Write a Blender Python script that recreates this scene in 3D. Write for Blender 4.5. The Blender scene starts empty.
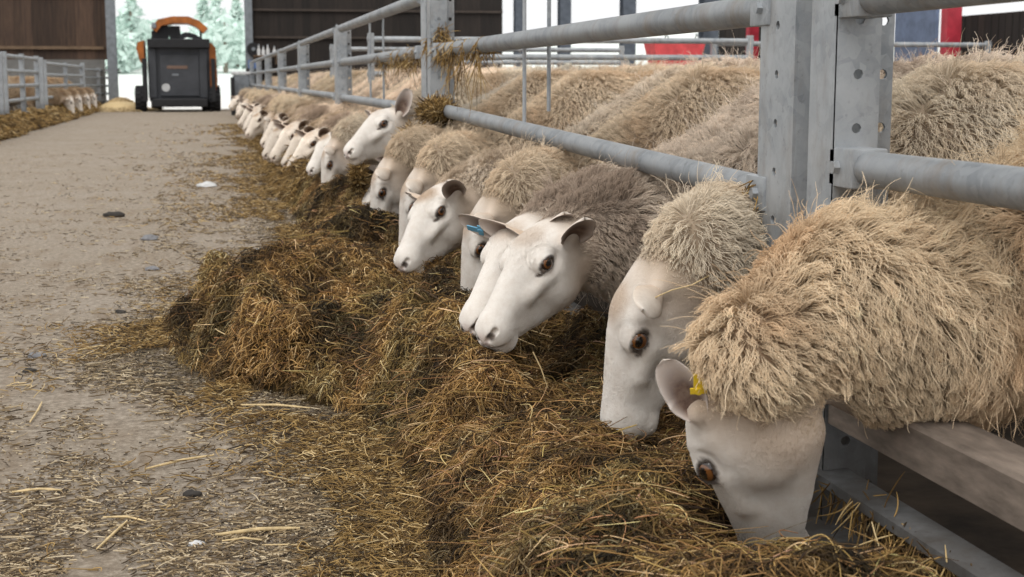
import bpy, bmesh, math, numpy as np, openvdb
from mathutils import Vector, Matrix
from mathutils.kdtree import KDTree
rng = np.random.default_rng(7)
SC = bpy.context.scene
COL = SC.collection
D = bpy.data
A = np.array

# ------------------------------------------------------------------ camera geometry (metres)
F_PX, CAM_H = 1422.0, 0.80
PITCH = math.atan((288.5 - 79) / F_PX)
YAW = math.atan(305 / F_PX * math.cos(PITCH))
FW = A([math.sin(YAW) * math.cos(PITCH), math.cos(YAW) * math.cos(PITCH), -math.sin(PITCH)])
RT = A([math.cos(YAW), -math.sin(YAW), 0.0])
UPV = np.cross(RT, FW)
CAMP = A([0.0, 0.0, CAM_H])
def ray(px, py): return FW + RT * (px - 512) / F_PX - UPV * (py - 288.5) / F_PX
def on_z(px, py, z=0.0): d = ray(px, py); return CAMP + d * (z - CAM_H) / d[2]
def on_x(px, py, x): d = ray(px, py); return CAMP + d * x / d[0]
def on_y(px, py, y): d = ray(px, py); return CAMP + d * y / d[1]

# ------------------------------------------------------------------ helpers
def tag(o, label=None, cat=None, group=None, kind=None):
    if label: o['label'] = label
    if cat: o['category'] = cat
    if group: o['group'] = group
    if kind: o['kind'] = kind
    return o
def link(o, parent=None):
    COL.objects.link(o)
    if parent is not None: o.parent = parent
    return o
def empty(name, loc=(0, 0, 0), rz=0.0):
    o = D.objects.new(name, None); o.empty_display_size = .1
    o.location = loc; o.rotation_euler = (0, 0, rz)
    return link(o)
def copy_tree(o, parent=None):
    kids = list(o.children)
    c = o.copy(); COL.objects.link(c)
    if parent is not None: c.parent = parent
    for ch in kids: copy_tree(ch, c)
    return c
def vn(h):
    h = h.astype(np.uint64)
    h = (h ^ (h >> np.uint64(15))) * np.uint64(0x2c1b3c6d) & np.uint64(0xffffffff)
    h = (h ^ (h >> np.uint64(12))) * np.uint64(0x297a2d39) & np.uint64(0xffffffff)
    return ((h ^ (h >> np.uint64(15))) & np.uint64(0xffffff)).astype(np.float64) / 0xffffff
def noise(p, seed=0):
    """lattice value noise, p (n,3) -> 0..1"""
    p = np.asarray(p, float) + 1000.0
    i = np.floor(p).astype(np.int64); f = p - i; f = f * f * (3 - 2 * f)
    out = 0
    for a in (0, 1):
        for b in (0, 1):
            for c in (0, 1):
                hsh = vn((i[:, 0] + a) * 73856093 + (i[:, 1] + b) * 19349663 + (i[:, 2] + c) * 83492791 + seed * 912271)
                w = (f[:, 0] if a else 1 - f[:, 0]) * (f[:, 1] if b else 1 - f[:, 1]) * (f[:, 2] if c else 1 - f[:, 2])
                out = out + w * hsh
    return out
def fbm(p, seed=0, octv=4):
    s, a, t = 0, 1.0, 0
    for k in range(octv):
        s = s + a * noise(np.asarray(p) * 2 ** k, seed + k * 17); t += a; a *= .5
    return s / t
def sstep(x, a, b):
    t = np.clip((x - a) / (b - a), 0, 1); return t * t * (3 - 2 * t)
def unit(v): return v / (np.linalg.norm(v, axis=-1, keepdims=True) + 1e-12)

class MB:
    """collects shapes into one mesh"""
    def __init__(s): s.bm = bmesh.new()
    def box(s, c, size, rot=None, bevel=0.0):
        b = bmesh.new(); bmesh.ops.create_cube(b, size=1.0)
        bmesh.ops.scale(b, vec=size, verts=b.verts)
        if bevel: bmesh.ops.bevel(b, geom=list(b.edges), offset=bevel, segments=2, affect='EDGES', profile=.6)
        m = Matrix.Translation(c)
        if rot is not None: m = m @ rot
        b.transform(m); s._merge(b); return s
    def _merge(s, b):
        me = D.meshes.new('t'); b.to_mesh(me); b.free(); s.bm.from_mesh(me); D.meshes.remove(me)
    def tube(s, pts, r, n=12, caps=True, ry=None):
        pts = [Vector(p) for p in pts]; k = len(pts)
        rr = r if hasattr(r, '__len__') else [r] * k
        rings = []
        up = Vector((0, 0, 1)); t0 = (pts[1] - pts[0]).normalized()
        if abs(t0.z) > .9: up = Vector((0, 1, 0))
        for i, p in enumerate(pts):
            t = (pts[min(i + 1, k - 1)] - pts[max(i - 1, 0)]).normalized()
            a = t.cross(up)
            if a.length < 1e-4: a = t.cross(Vector((1, 0, 0)))
            a.normalize(); b = a.cross(t).normalized()
            rings.append([s.bm.verts.new(p + (a * math.cos(2 * math.pi * j / n) + b * math.sin(2 * math.pi * j / n)) * rr[i]) for j in range(n)])
        for i in range(k - 1):
            for j in range(n):
                s.bm.faces.new((rings[i][j], rings[i][(j + 1) % n], rings[i + 1][(j + 1) % n], rings[i + 1][j]))
        if caps: s.bm.faces.new(rings[0][::-1]); s.bm.faces.new(rings[-1])
        return s
    def disc(s, c, axis, r, depth, n=16, r2=None, bevel=0):
        a = Vector(axis).normalized(); c = Vector(c)
        rr = [r, r if r2 is None else r2]
        return s.tube([c - a * depth / 2, c + a * depth / 2], rr, n)
    def prism(s, outline, axis_vec):
        """closed outline of 3D points extruded along axis_vec"""
        v = [s.bm.verts.new(p) for p in outline]; w = [s.bm.verts.new(Vector(p) + Vector(axis_vec)) for p in outline]
        n = len(v)
        s.bm.faces.new(v[::-1]); s.bm.faces.new(w)
        for i in range(n): s.bm.faces.new((v[i], v[(i + 1) % n], w[(i + 1) % n], w[i]))
        return s
    def build(s, name, mat, parent=None, smooth=False, loc=None):
        bmesh.ops.recalc_face_normals(s.bm, faces=s.bm.faces)
        me = D.meshes.new(name); s.bm.to_mesh(me); s.bm.free()
        if smooth:
            for p in me.polygons: p.use_smooth = True
            me.set_sharp_from_angle(angle=math.radians(40))
        me.materials.append(mat)
        o = D.objects.new(name, me)
        if loc is not None: o.location = loc
        return link(o, parent)

# ------------------------------------------------------------------ materials
def new_mat(name):
    m = D.materials.new(name); m.use_nodes = True
    nt = m.node_tree; b = nt.nodes['Principled BSDF']
    return m, nt, b
def nd(nt, t, **kw):
    n = nt.nodes.new(t)
    for k, v in kw.items():
        if k in ('inputs',):
            for a, b in v.items(): n.inputs[a].default_value = b
        else: setattr(n, k, v)
    return n
def ramp(nt, fac, stops):
    r = nt.nodes.new('ShaderNodeValToRGB'); e = r.color_ramp.elements
    while len(e) < len(stops): e.new(.5)
    for k, (p, c) in enumerate(stops): e[k].position = p; e[k].color = (*c, 1) if len(c) == 3 else c
    nt.links.new(fac, r.inputs[0]); return r.outputs[0]
def noisetex(nt, scale, detail=6, rough=.6, coord='Object', vec=None, stretch=None):
    n = nd(nt, 'ShaderNodeTexNoise'); n.inputs['Scale'].default_value = scale; n.inputs['Detail'].default_value = detail; n.inputs['Roughness'].default_value = rough
    tc = nd(nt, 'ShaderNodeTexCoord')
    src = tc.outputs[coord]
    if stretch:
        mp = nd(nt, 'ShaderNodeMapping'); mp.inputs['Scale'].default_value = stretch
        nt.links.new(src, mp.inputs[0]); src = mp.outputs[0]
    nt.links.new(src, n.inputs['Vector'])
    return n.outputs['Fac']
def bump(nt, b, h, strength=.3, dist=.01):
    n = nd(nt, 'ShaderNodeBump'); n.inputs['Strength'].default_value = strength; n.inputs['Distance'].default_value = dist
    nt.links.new(h, n.inputs['Height']); nt.links.new(n.outputs[0], b.inputs['Normal'])
def mixc(nt, fac, a, b, mode='MIX'):
    m = nd(nt, 'ShaderNodeMix', data_type='RGBA', blend_type=mode)
    for sock, v in ((m.inputs[0], fac), (m.inputs[6], a), (m.inputs[7], b)):
        if hasattr(v, 'is_linked') or hasattr(v, 'links'): nt.links.new(v, sock)
        else: sock.default_value = v if not isinstance(v, tuple) or len(v) == 4 else (*v, 1)
    return m.outputs[2]
def simple(name, col, rough=.6, metal=0.0, var=.25, scale=8, bumpk=.15, spec=.4, stretch=None):
    m, nt, b = new_mat(name)
    f = noisetex(nt, scale, stretch=stretch)
    lo = tuple(c * (1 - var) for c in col); hi = tuple(min(1, c * (1 + var)) for c in col)
    nt.links.new(ramp(nt, f, [(.3, lo), (.7, hi)]), b.inputs['Base Color'])
    b.inputs['Roughness'].default_value = rough; b.inputs['Metallic'].default_value = metal
    b.inputs['Specular IOR Level'].default_value = spec
    if bumpk: bump(nt, b, f, bumpk, .004)
    return m

def galv(name, dirt=.35, dcol=(.16, .115, .07), k=.86):
    m, nt, b = new_mat(name)
    vor = nd(nt, 'ShaderNodeTexVoronoi'); vor.inputs['Scale'].default_value = 55
    tc = nd(nt, 'ShaderNodeTexCoord'); nt.links.new(tc.outputs['Object'], vor.inputs['Vector'])
    bw = nd(nt, 'ShaderNodeRGBToBW'); nt.links.new(vor.outputs['Color'], bw.inputs[0])
    spang = ramp(nt, bw.outputs[0], [(.2, (.27 * k, .295 * k, .32 * k)), (.8, (.38 * k, .405 * k, .43 * k))])
    n1 = noisetex(nt, 5, 8, .65)
    base = mixc(nt, ramp(nt, n1, [(.4, (0, 0, 0)), (.62, (1, 1, 1))]), spang, (.47 * k, .49 * k, .51 * k, 1))
    n2 = noisetex(nt, 9, 9, .7, stretch=(1, 1, .35))
    d = ramp(nt, n2, [(.52, (0, 0, 0)), (.72, (dirt, dirt, dirt))])
    c = mixc(nt, d, base, (*dcol, 1))
    n3 = noisetex(nt, 60, 3)
    c = mixc(nt, ramp(nt, n3, [(.62, (0, 0, 0)), (.72, (.35, .35, .35))]), c, (.12, .12, .12, 1))
    tcz = nd(nt, 'ShaderNodeTexCoord'); sz = nd(nt, 'ShaderNodeSeparateXYZ'); nt.links.new(tcz.outputs['Object'], sz.inputs[0])
    mud = mixc(nt, 1.0, ramp(nt, sz.outputs[2], [(.10, (.85, .85, .85)), (.42, (0, 0, 0))]), ramp(nt, n2, [(.2, (.4, .4, .4)), (.5, (1, 1, 1))]), 'MULTIPLY')
    c = mixc(nt, mud, c, (.055, .042, .03, 1))
    nt.links.new(c, b.inputs['Base Color'])
    b.inputs['Metallic'].default_value = .35; b.inputs['Roughness'].default_value = .52
    bump(nt, b, n1, .25, .003)
    return m

M = {}
M['galv'] = galv('galvanised_steel', .5)
M['galv_rail'] = galv('dull_galvanised_tube', .75, (.20, .16, .12), .66)
M['galv_dirty'] = galv('dirty_galvanised_steel', .95, (.15, .10, .06))
M['steel_dark'] = simple('dark_painted_steel', (.10, .115, .14), .55, .3)
M['steel_grey'] = simple('grey_steel', (.22, .24, .26), .5, .4)
M['rusty'] = simple('brown_weathered_barrier_board', (.21, .17, .14), .7, .2, .4, 14, .4, .3, (3, .8, 3))
M['black_rubber'] = simple('black_rubber', (.018, .018, .02), .8)
M['tractor_grey'] = simple('dark_grey_machine_paint', (.055, .058, .066), .6, .1, .25, 3)
M['tractor_black'] = simple('black_machine_paint', (.016, .016, .018), .6, .1)
M['orange'] = simple('orange_machine_paint', (.34, .105, .018), .55, 0, .5, 4)
M['red_light'] = simple('red_lamp_plastic', (.8, .04, .02), .3)
M['sticker'] = simple('white_sticker', (.55, .55, .55), .6, 0, .1)
M['brown_letters'] = simple('faded_brown_lettering', (.19, .12, .09), .7)
M['red_plastic'] = simple('red_plastic', (.75, .10, .11), .45)
M['red_paint'] = simple('red_painted_steel', (.42, .03, .05), .5)
M['blue_plastic'] = simple('blue_plastic', (.05, .14, .38), .4)
M['blue_panel'] = simple('blue_grey_sheet', (.13, .17, .26), .5, .2)
M['white_plastic'] = simple('white_plastic', (.6, .6, .6), .5)
M['yellow_tag'] = simple('yellow_tag_plastic', (.85, .60, .04), .45, 0, .1)
M['blue_mark'] = simple('pale_blue_tag_plastic', (.16, .42, .62), .5, 0, .1)
M['straw'] = simple('dry_straw', (.62, .47, .25), .7, 0, .3, 60, .1)
M['dung'] = simple('dark_dung', (.035, .030, .026), .9, 0, .4, 30, .8)
M['pebble'] = simple('grey_dried_clod', (.20, .20, .21), .9, 0, .3, 40, .6)
M['concrete'] = simple('grey_concrete_panel', (.17, .165, .155), .85, 0, .2, 3)
M['bark'] = simple('pale_bark', (.30, .27, .22), .9)
M['beige_leaf'] = simple('dry_brown_leaf', (.25, .10, .04), .7)

def wood_mat(name, lo, hi):
    m, nt, b = new_mat(name)
    tc = nd(nt, 'ShaderNodeTexCoord')
    att = nd(nt, 'ShaderNodeAttribute', attribute_name='tone')
    f = noisetex(nt, 3, 8, .7, stretch=(6, 6, .5))
    c = ramp(nt, f, [(.3, lo), (.7, hi)])
    c2 = mixc(nt, 1.0, c, att.outputs['Color'], 'MULTIPLY')
    nt.links.new(c2, b.inputs['Base Color']); b.inputs['Roughness'].default_value = .85
    bump(nt, b, f, .3, .01)
    return m
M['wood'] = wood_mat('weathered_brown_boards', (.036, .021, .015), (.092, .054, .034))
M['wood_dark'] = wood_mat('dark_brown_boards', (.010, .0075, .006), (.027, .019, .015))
M['rail_dark'] = simple('dark_timber_rail', (.055, .042, .034), .8)
M['rail_wood'] = simple('brown_timber_rail', (.16, .105, .065), .8)

# sheep skin: colour painted on the animal (white face, pink and dark skin, tan crown) comes as an attribute
m, nt, b = new_mat('sheep_hide'); M['hide'] = m
at = nd(nt, 'ShaderNodeAttribute', attribute_name='tint')
f = noisetex(nt, 40, 6, .7); f2 = noisetex(nt, 110, 8, .8, stretch=(1, 1, 1))
c = mixc(nt, ramp(nt, f, [(.35, (0, 0, 0)), (.7, (.34, .34, .34))]), at.outputs['Color'], (.50, .39, .30, 1))
oi = nd(nt, 'ShaderNodeObjectInfo'); c = mixc(nt, 1.0, c, oi.outputs['Color'], 'MULTIPLY')
nt.links.new(c, b.inputs['Base Color']); b.inputs['Roughness'].default_value = .75; b.inputs['Specular IOR Level'].default_value = .2
b.inputs['Sheen Weight'].default_value = .25; b.inputs['Sheen Roughness'].default_value = .5
b.inputs['Subsurface Weight'].default_value = .0
bump(nt, b, f2, .75, .0030)

m, nt, b = new_mat('ear_skin'); M['ear'] = m
at = nd(nt, 'ShaderNodeAttribute', attribute_name='tint')
fe = noisetex(nt, 45, 6, .7); nt.links.new(mixc(nt, ramp(nt, fe, [(.4, (0, 0, 0)), (.7, (.4, .4, .4))]), at.outputs['Color'], (.45, .34, .26, 1)), b.inputs['Base Color']); bump(nt, b, noisetex(nt, 300, 2), .5, .001)
b.inputs['Roughness'].default_value = .8; b.inputs['Specular IOR Level'].default_value = .15

m, nt, b = new_mat('sheep_eye'); M['eye'] = m
at = nd(nt, 'ShaderNodeAttribute', attribute_name='tint')
nt.links.new(at.outputs['Color'], b.inputs['Base Color']); b.inputs['Roughness'].default_value = .06; b.inputs['Specular IOR Level'].default_value = .7
b.inputs['Coat Weight'].default_value = .6; b.inputs['Coat Roughness'].default_value = .03

# wool: colour per strand point, tinted per sheep by object colour
m, nt, b = new_mat('wool'); M['wool'] = m
at = nd(nt, 'ShaderNodeAttribute', attribute_name='hcol')
oi = nd(nt, 'ShaderNodeObjectInfo'); hi = nd(nt, 'ShaderNodeHairInfo')
c = mixc(nt, 1.0, at.outputs['Color'], oi.outputs['Color'], 'MULTIPLY')
rr = ramp(nt, hi.outputs['Random'], [(0, (.80, .78, .76)), (1, (1, 1, 1))])
c = mixc(nt, 1.0, c, rr, 'MULTIPLY')
nt.links.new(c, b.inputs['Base Color']); b.inputs['Roughness'].default_value = .7; b.inputs['Specular IOR Level'].default_value = .15
b.inputs['Sheen Weight'].default_value = .0

def strand_mat(name, stops, rough=.65):
    m, nt, b = new_mat(name)
    at = nd(nt, 'ShaderNodeAttribute', attribute_name='hcol'); hi = nd(nt, 'ShaderNodeHairInfo')
    r = ramp(nt, hi.outputs['Random'], stops)
    c = mixc(nt, 1.0, r, at.outputs['Color'], 'MULTIPLY')
    nt.links.new(c, b.inputs['Base Color']); b.inputs['Roughness'].default_value = rough; b.inputs['Specular IOR Level'].default_value = .25
    return m
M['silage'] = strand_mat('silage_strands', [(0, (.028, .017, .008)), (.28, (.125, .072, .025)), (.60, (.30, .182, .060)), (.86, (.48, .315, .115)), (1, (.80, .62, .34))])
M['litter'] = strand_mat('floor_litter', [(0, (.05, .035, .022)), (.4, (.16, .11, .06)), (.75, (.34, .25, .14)), (1, (.66, .55, .38))])
M['straw_strands'] = strand_mat('straw_strands', [(0, (.30, .20, .09)), (1, (.75, .60, .36))])

m, nt, b = new_mat('silage_mass'); M['silage_mass'] = m
f = noisetex(nt, 45, 9, .75)
nt.links.new(ramp(nt, f, [(.3, (.018, .012, .006)), (.55, (.075, .048, .017)), (.75, (.17, .11, .035))]), b.inputs['Base Color'])
b.inputs['Roughness'].default_value = .95; b.inputs['Specular IOR Level'].default_value = .1; bump(nt, b, f, 1.0, .03)

m, nt, b = new_mat('dirty_concrete_floor'); M['floor'] = m
f = noisetex(nt, 1.3, 8, .6); f2 = noisetex(nt, 42, 10, .82); f3 = noisetex(nt, 120, 4, .7); f4 = noisetex(nt, 4.5, 6, .6, stretch=(2.2, .6, 1))
c = ramp(nt, f2, [(.36, (.10, .075, .050)), (.5, (.26, .212, .160)), (.62, (.45, .385, .31))])
c = mixc(nt, ramp(nt, f, [(.35, (0, 0, 0)), (.7, (.38, .38, .38))]), c, (.36, .315, .27, 1))
c = mixc(nt, ramp(nt, f4, [(.5, (0, 0, 0)), (.68, (.55, .55, .55))]), c, (.20, .145, .095, 1))
c = mixc(nt, ramp(nt, f3, [(.64, (0, 0, 0)), (.72, (.7, .7, .7))]), c, (.50, .46, .40, 1))
c = mixc(nt, ramp(nt, f3, [(.28, (.8, .8, .8)), (.36, (0, 0, 0))]), c, (.07, .055, .045, 1))
nt.links.new(c, b.inputs['Base Color']); b.inputs['Roughness'].default_value = .9; b.inputs['Specular IOR Level'].default_value = .25
bump(nt, b, f2, .55, .012)
M['bedding'] = simple('straw_bedding', (.045, .032, .022), .95, 0, .5, 12, .6)
M['yard'] = simple('overexposed_yard_ground', (.80, .79, .76), .9, 0, .2, 1)  # yard, hill and foliage: outdoor glare and haze put into the base colours
M['hill'] = simple('hazy_green_hillside', (.80, .86, .82), 1, 0, .18, .12, 0)
M['foliage'] = simple('hazy_green_foliage', (.66, .80, .74), .9, 0, .2, 1, 0)

# ------------------------------------------------------------------ strands
def strands(name, P, rad, col, mat, parent=None):
    """P (n,k,3) points, rad (n,k), col (n,k,3): one curves object"""
    n, k = P.shape[:2]
    hc = D.hair_curves.new(name); hc.add_curves([k] * n)
    hc.position_data.foreach_set('vector', np.ascontiguousarray(P, np.float32).ravel())
    a = hc.attributes.get('radius') or hc.attributes.new('radius', 'FLOAT', 'POINT')
    a.data.foreach_set('value', np.ascontiguousarray(rad, np.float32).ravel())
    c = hc.attributes.new('hcol', 'FLOAT_COLOR', 'POINT')
    cc = np.ones((n, k, 4), np.float32); cc[..., :3] = col
    c.data.foreach_set('color', cc.ravel())
    hc.materials.append(mat)
    o = D.objects.new(name, hc)
    return link(o, parent)

# ------------------------------------------------------------------ sheep
def rcone(p, a, b, r1, r2, ys=None, frame=None):
    """round cone SDF"""
    a, b = A(a, float), A(b, float)
    if ys is not None:       # squash across the y axis of the working frame
        p = p * A([1, 1 / ys, 1]); a = a * A([1, 1 / ys, 1]); b = b * A([1, 1 / ys, 1])
    ba = b - a; l2 = ba @ ba; rr = r1 - r2; a2 = max(l2 - rr * rr, 1e-9); il2 = 1 / l2
    pa = p - a; y = pa @ ba; z = y - l2
    w = pa * l2 - y[:, None] * ba; x2 = (w * w).sum(1)
    y2 = y * y * l2; z2 = z * z * l2
    k = np.sign(rr) * rr * rr * x2
    d = (np.sqrt(x2 * a2 * il2) + y * rr) * il2 - r1
    d = np.where(np.sign(z) * a2 * z2 > k, np.sqrt(x2 + z2) * il2 - r2, d)
    d = np.where((np.sign(y) * a2 * y2 < k) & ~(np.sign(z) * a2 * z2 > k), np.sqrt(x2 + y2) * il2 - r1, d)
    return d
def ell(p, c, r):
    c, r = A(c, float), A(r, float)
    q = (p - c) / r; k0 = np.sqrt((q * q).sum(1)); k1 = np.sqrt((q / r * q / r).sum(1)) + 1e-9
    return k0 * (k0 - 1) / k1
def smin(a, b, k):
    h = np.clip(.5 + .5 * (b - a) / k, 0, 1); return b * (1 - h) + a * h - k * h * (1 - h)
def smax(a, b, k): return -smin(-a, -b, k)

EYE = A([.085, .0455, .010])
EYE_R = .0185
def head_sdf(p):
    """head in its own frame: x towards the nose, z towards the crown"""
    q = p.copy(); q[:, 1] = np.abs(q[:, 1])
    d = ell(q, (.028, 0, .002), (.078, .060, .052))
    d = smin(d, rcone(q, (.06, 0, .000), (.222, 0, -.040), .050, .030, .92), .03)
    d = smin(d, rcone(q, (.10, 0, .014), (.215, 0, -.026), .026, .020, .8), .02)      # bridge of the nose
    d = smin(d, rcone(q, (.030, 0, -.076), (.205, 0, -.068), .054, .026, .70), .03)   # jaw
    d = smin(d, ell(q, (.045, .034, -.052), (.058, .026, .052)), .03)                 # cheek
    d = smin(d, ell(q, (.236, .004, -.050), (.036, .031, .036)), .02)                 # muzzle
    d = smin(d, ell(q, (.224, 0, -.086), (.030, .023, .018)), .010)                   # chin
    d = smin(d, rcone(q, (.060, .042, .022), (.100, .038, .020), .012, .008), .020)   # brow
    d = smin(d, rcone(q, (.09, .045, -.018), (.145, .032, -.030), .010, .010), .02)   # cheekbone
    d = smin(d, rcone(q, (-.010, .038, .012), (-.008, .060, .018), .019, .012), .02)  # ear root
    # eye: socket, lids, opening
    e = ell(q, EYE + A([0, .020, -.002]), (.030, .011, .022)); d = smax(d, -e, .012)
    lid = ell(q, EYE - A([0, .001, 0]), (.0245, .0205, .0190))
    d = smin(d, lid, .010)
    op = ell(q, EYE + A([.001, .020, -.001]), (.0185, .018, .0098)); d = smax(d, -op, .0012)
    rr_ = np.linalg.norm((q - (EYE + A([-.002, 0, .004]))) * A([1, .6, 1.15]), axis=1)
    d = d + .0016 * np.exp(-((rr_ - .031) / .0022) ** 2) * (q[:, 2] > .0) + .0012 * np.exp(-((rr_ - .024) / .002) ** 2) * (q[:, 2] < .01)
    d = d + .0022 * (noise(q * 38 + 5, 3) - .5)
    # nostrils and mouth
    d = smax(d, -rcone(q, (.272, .010, -.050), (.254, .025, -.036), .0045, .0065), .004)
    d = smax(d, -rcone(q, (.276, .0, -.068), (.244, .033, -.078), .0040, .0042), .004)
    d = smax(d, -rcone(q, (.244, .033, -.078), (.185, .037, -.071), .0042, .0036), .004)
    return d

def make_frame(X, Z):
    x = unit(A(X, float)); z = A(Z, float); z = unit(z - x * (z @ x))
    return np.stack([x, np.cross(z, x), z], 1)
HS = 1.13

def build_sheep_mesh(key, spec):
    """all in sheep-local space: x forward, origin on the ground under the shoulder"""
    T, R = A(spec['T'], float), spec['R']; HS = spec.get('hs', 1.13)
    hl = lambda p: ((p - T) @ R) / HS
    hw = lambda q: (A(q, float) * HS) @ R.T + T
    n0, n1 = hw((-.015, 0, -.022)), hw((-.07, 0, -.045))
    Fp = A(spec['F'], float); rf = spec.get('rf', .125)
    Sh = A(spec.get('S', (0, 0, .60)), float)
    zc = Sh[2]
    mid = (n1 + Fp) / 2 + A(spec.get('bow', (0, 0, .02)))
    def full(p):
        q = hl(p)
        d = np.full(len(p), 9.0)
        hm = (np.abs(q[:, 0] - .09) < .28) & (np.abs(q[:, 1]) < .17) & (np.abs(q[:, 2]) < .22)
        d[hm] = head_sdf(q[hm]) * HS
        d = smin(d, rcone(p, n0, n1, *spec.get('nr', (.066, .080))), .035)
        d = smin(d, rcone(p, n1, mid, spec.get('nr', (.066, .080))[1], (rf + .085) / 2), .05)
        d = smin(d, rcone(p, mid, Fp, (rf + .085) / 2, rf), .06)
        d = smin(d, rcone(p, Fp, Sh, rf, .185), .09)
        d = smin(d, rcone(p, Sh + A([0, 0, -.02]), A([-.38, 0, zc - .02]), .185, .215), .08)
        d = smin(d, rcone(p, A([-.38, 0, zc - .02]), A([-.74, 0, zc + .02]), .215, .185), .08)
        d = smin(d, rcone(p, A([-.88, 0, zc + .05]), A([-.97, 0, zc - .10]), .05, .035), .06)
        for s in (-1, 1):
            d = smin(d, rcone(p, A([.02, s * .10, zc - .10]), A([.03, s * .105, .33]), .075, .042), .05)
            d = smin(d, rcone(p, A([.03, s * .105, .33]), A([.02, s * .10, .11]), .036, .024), .02)
            d = smin(d, rcone(p, A([.02, s * .10, .11]), A([.05, s * .10, .035]), .024, .034), .02)
            d = smin(d, rcone(p, A([-.70, s * .10, zc - .08]), A([-.66, s * .115, .40]), .11, .060), .05)
            d = smin(d, rcone(p, A([-.66, s * .115, .40]), A([-.84, s * .105, .28]), .050, .030), .03)
            d = smin(d, rcone(p, A([-.84, s * .105, .28]), A([-.80, s * .10, .10]), .028, .023), .02)
            d = smin(d, rcone(p, A([-.80, s * .10, .10]), A([-.77, s * .10, .035]), .024, .034), .02)
        return d
    h = .0105
    nose = hw((.28, 0, -.05)); lo = np.minimum(A([-1.08, -.28, -.02]), nose - .16); hi = np.maximum(A([.25, .28, zc + .28]), nose + .16)
    lo = np.minimum(lo, T - .2); hi = np.maximum(hi, T + .2)
    dim = np.ceil((hi - lo) / h).astype(int)
    ax = [lo[i] + np.arange(dim[i]) * h for i in range(3)]
    G = np.stack(np.meshgrid(*ax, indexing='ij'), -1).reshape(-1, 3)
    dv = full(G).reshape(dim)
    g = openvdb.FloatGrid(.05); g.copyFromArray(np.clip(dv, -.05, .05).astype(np.float32))
    pts, quads = g.convertToQuads(isovalue=0.0)
    pts = pts.astype(float) * h + lo
    me = D.meshes.new('sheep_body')
    bm = bmesh.new()
    vs = [bm.verts.new(p) for p in pts]
    for q in quads:
        try: bm.faces.new([vs[i] for i in q])
        except ValueError: pass
    # finer faces on the head
    for it, lim in enumerate((.0, .02) if not spec.get('coarse') else (.0,)):
        bm.verts.ensure_lookup_table()
        co = A([v.co for v in bm.verts]); q = hl(co)
        sel = (q[:, 0] > lim) & (np.abs(q[:, 1]) < .12) & (np.abs(q[:, 2]) < .17) & (q[:, 0] < .3)
        sel |= (np.abs(q[:, 0] - .09) < .13) & (np.abs(q[:, 1]) < .1) & (np.abs(q[:, 2]) < .15) & (q[:, 0] > lim)
        es = [e for e in bm.edges if sel[e.verts[0].index] and sel[e.verts[1].index]]
        bmesh.ops.subdivide_edges(bm, edges=es, cuts=1, use_grid_fill=True)
        bm.verts.ensure_lookup_table(); bm.verts.index_update()
    co = A([v.co for v in bm.verts])
    e = .0008
    for it in range(4):
        d0 = full(co)
        gr = np.stack([(full(co + A([e if j == i else 0 for j in range(3)])) - d0) / e for i in range(3)], 1)
        gl = (gr * gr).sum(1, keepdims=True)
        co = co - np.clip(d0, -.004, .004)[:, None] * gr / np.maximum(gl, .25)
    for v, c in zip(bm.verts, co): v.co = c
    bmesh.ops.recalc_face_normals(bm, faces=bm.faces)
    bm.to_mesh(me); bm.free()
    for p in me.polygons: p.use_smooth = True
    me.materials.append(M['hide'])
    # painted-on colours
    q = hl(co); ay = np.abs(q[:, 1])
    white = A([.82, .775, .72]); wool = A(spec.get('wool', (.42, .32, .22))) * .42
    w = wool_w(q, spec)
    tanw = (1 - sstep(q[:, 0] + .5 * (q[:, 2] + .03), -.02, .075 + spec.get('tan', 0)))[:, None] * .8
    tanw = np.maximum(tanw, .5 * sstep(-q[:, 2], .08, .13)[:, None] * (q[:, 0] < .12)[:, None])
    tan = A([.60, .46, .34])
    c = white[None] * (1 - tanw) + tan[None] * tanw
    c = c * (1 - w[:, None]) + wool[None] * w[:, None]
    inhead = (q[:, 0] > -.06) & (q[:, 0] < .32) & (ay < .11) & (np.abs(q[:, 2]) < .16)
    def stain(center, r, colr, k=1.0, soft=.5):
        nonlocal c
        dd = np.linalg.norm((np.stack([q[:, 0], ay, q[:, 2]], 1) - A(center)) / A(r), axis=1)
        ww = (1 - sstep(dd, 1 - soft, 1)) * k * inhead
        c = c * (1 - ww[:, None]) + A(colr)[None] * ww[:, None]
    crown = spec.get('crown', 0)
    if crown: stain((.05, 0, .05), (.055, .05, .03), (.42, .27, .15), crown, .7)
    stain((.262, 0, -.045), (.022, .024, .022), (.60, .44, .40), .55, .8)
    de = np.linalg.norm((np.stack([q[:, 0], ay, q[:, 2]], 1) - (EYE + A([.001, .018, -.001]))) / A([.0240, .030, .0152]), axis=1)
    ww = (1 - sstep(de, .90, 1.14)) * inhead; c = c * (1 - ww[:, None]) + A([.022, .014, .012])[None] * ww[:, None]
    stain((.107, .048, -.002), (.012, .018, .006), (.04, .025, .02), .95, .5)
    stain((.264, .018, -.043), (.0125, .0105, .0110), (.025, .016, .015), .97, .4)
    stain((.272, .006, -.058), (.010, .009, .010), (.20, .13, .12), .8, .6)
    dm = np.minimum(rcone(np.stack([q[:, 0], ay, q[:, 2]], 1), (.276, 0, -.068), (.244, .033, -.078), .001, .001),
                    rcone(np.stack([q[:, 0], ay, q[:, 2]], 1), (.244, .033, -.078), (.185, .037, -.071), .001, .001))
    ww = (1 - sstep(dm, .0015, .0055)) * .9 * inhead; c = c * (1 - ww[:, None]) + A([.10, .06, .05])[None] * ww[:, None]
    low = sstep(co[:, 2], .10, .04); c = c * (1 - low[:, None]) + A([.03, .025, .02])[None] * low[:, None]
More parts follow.
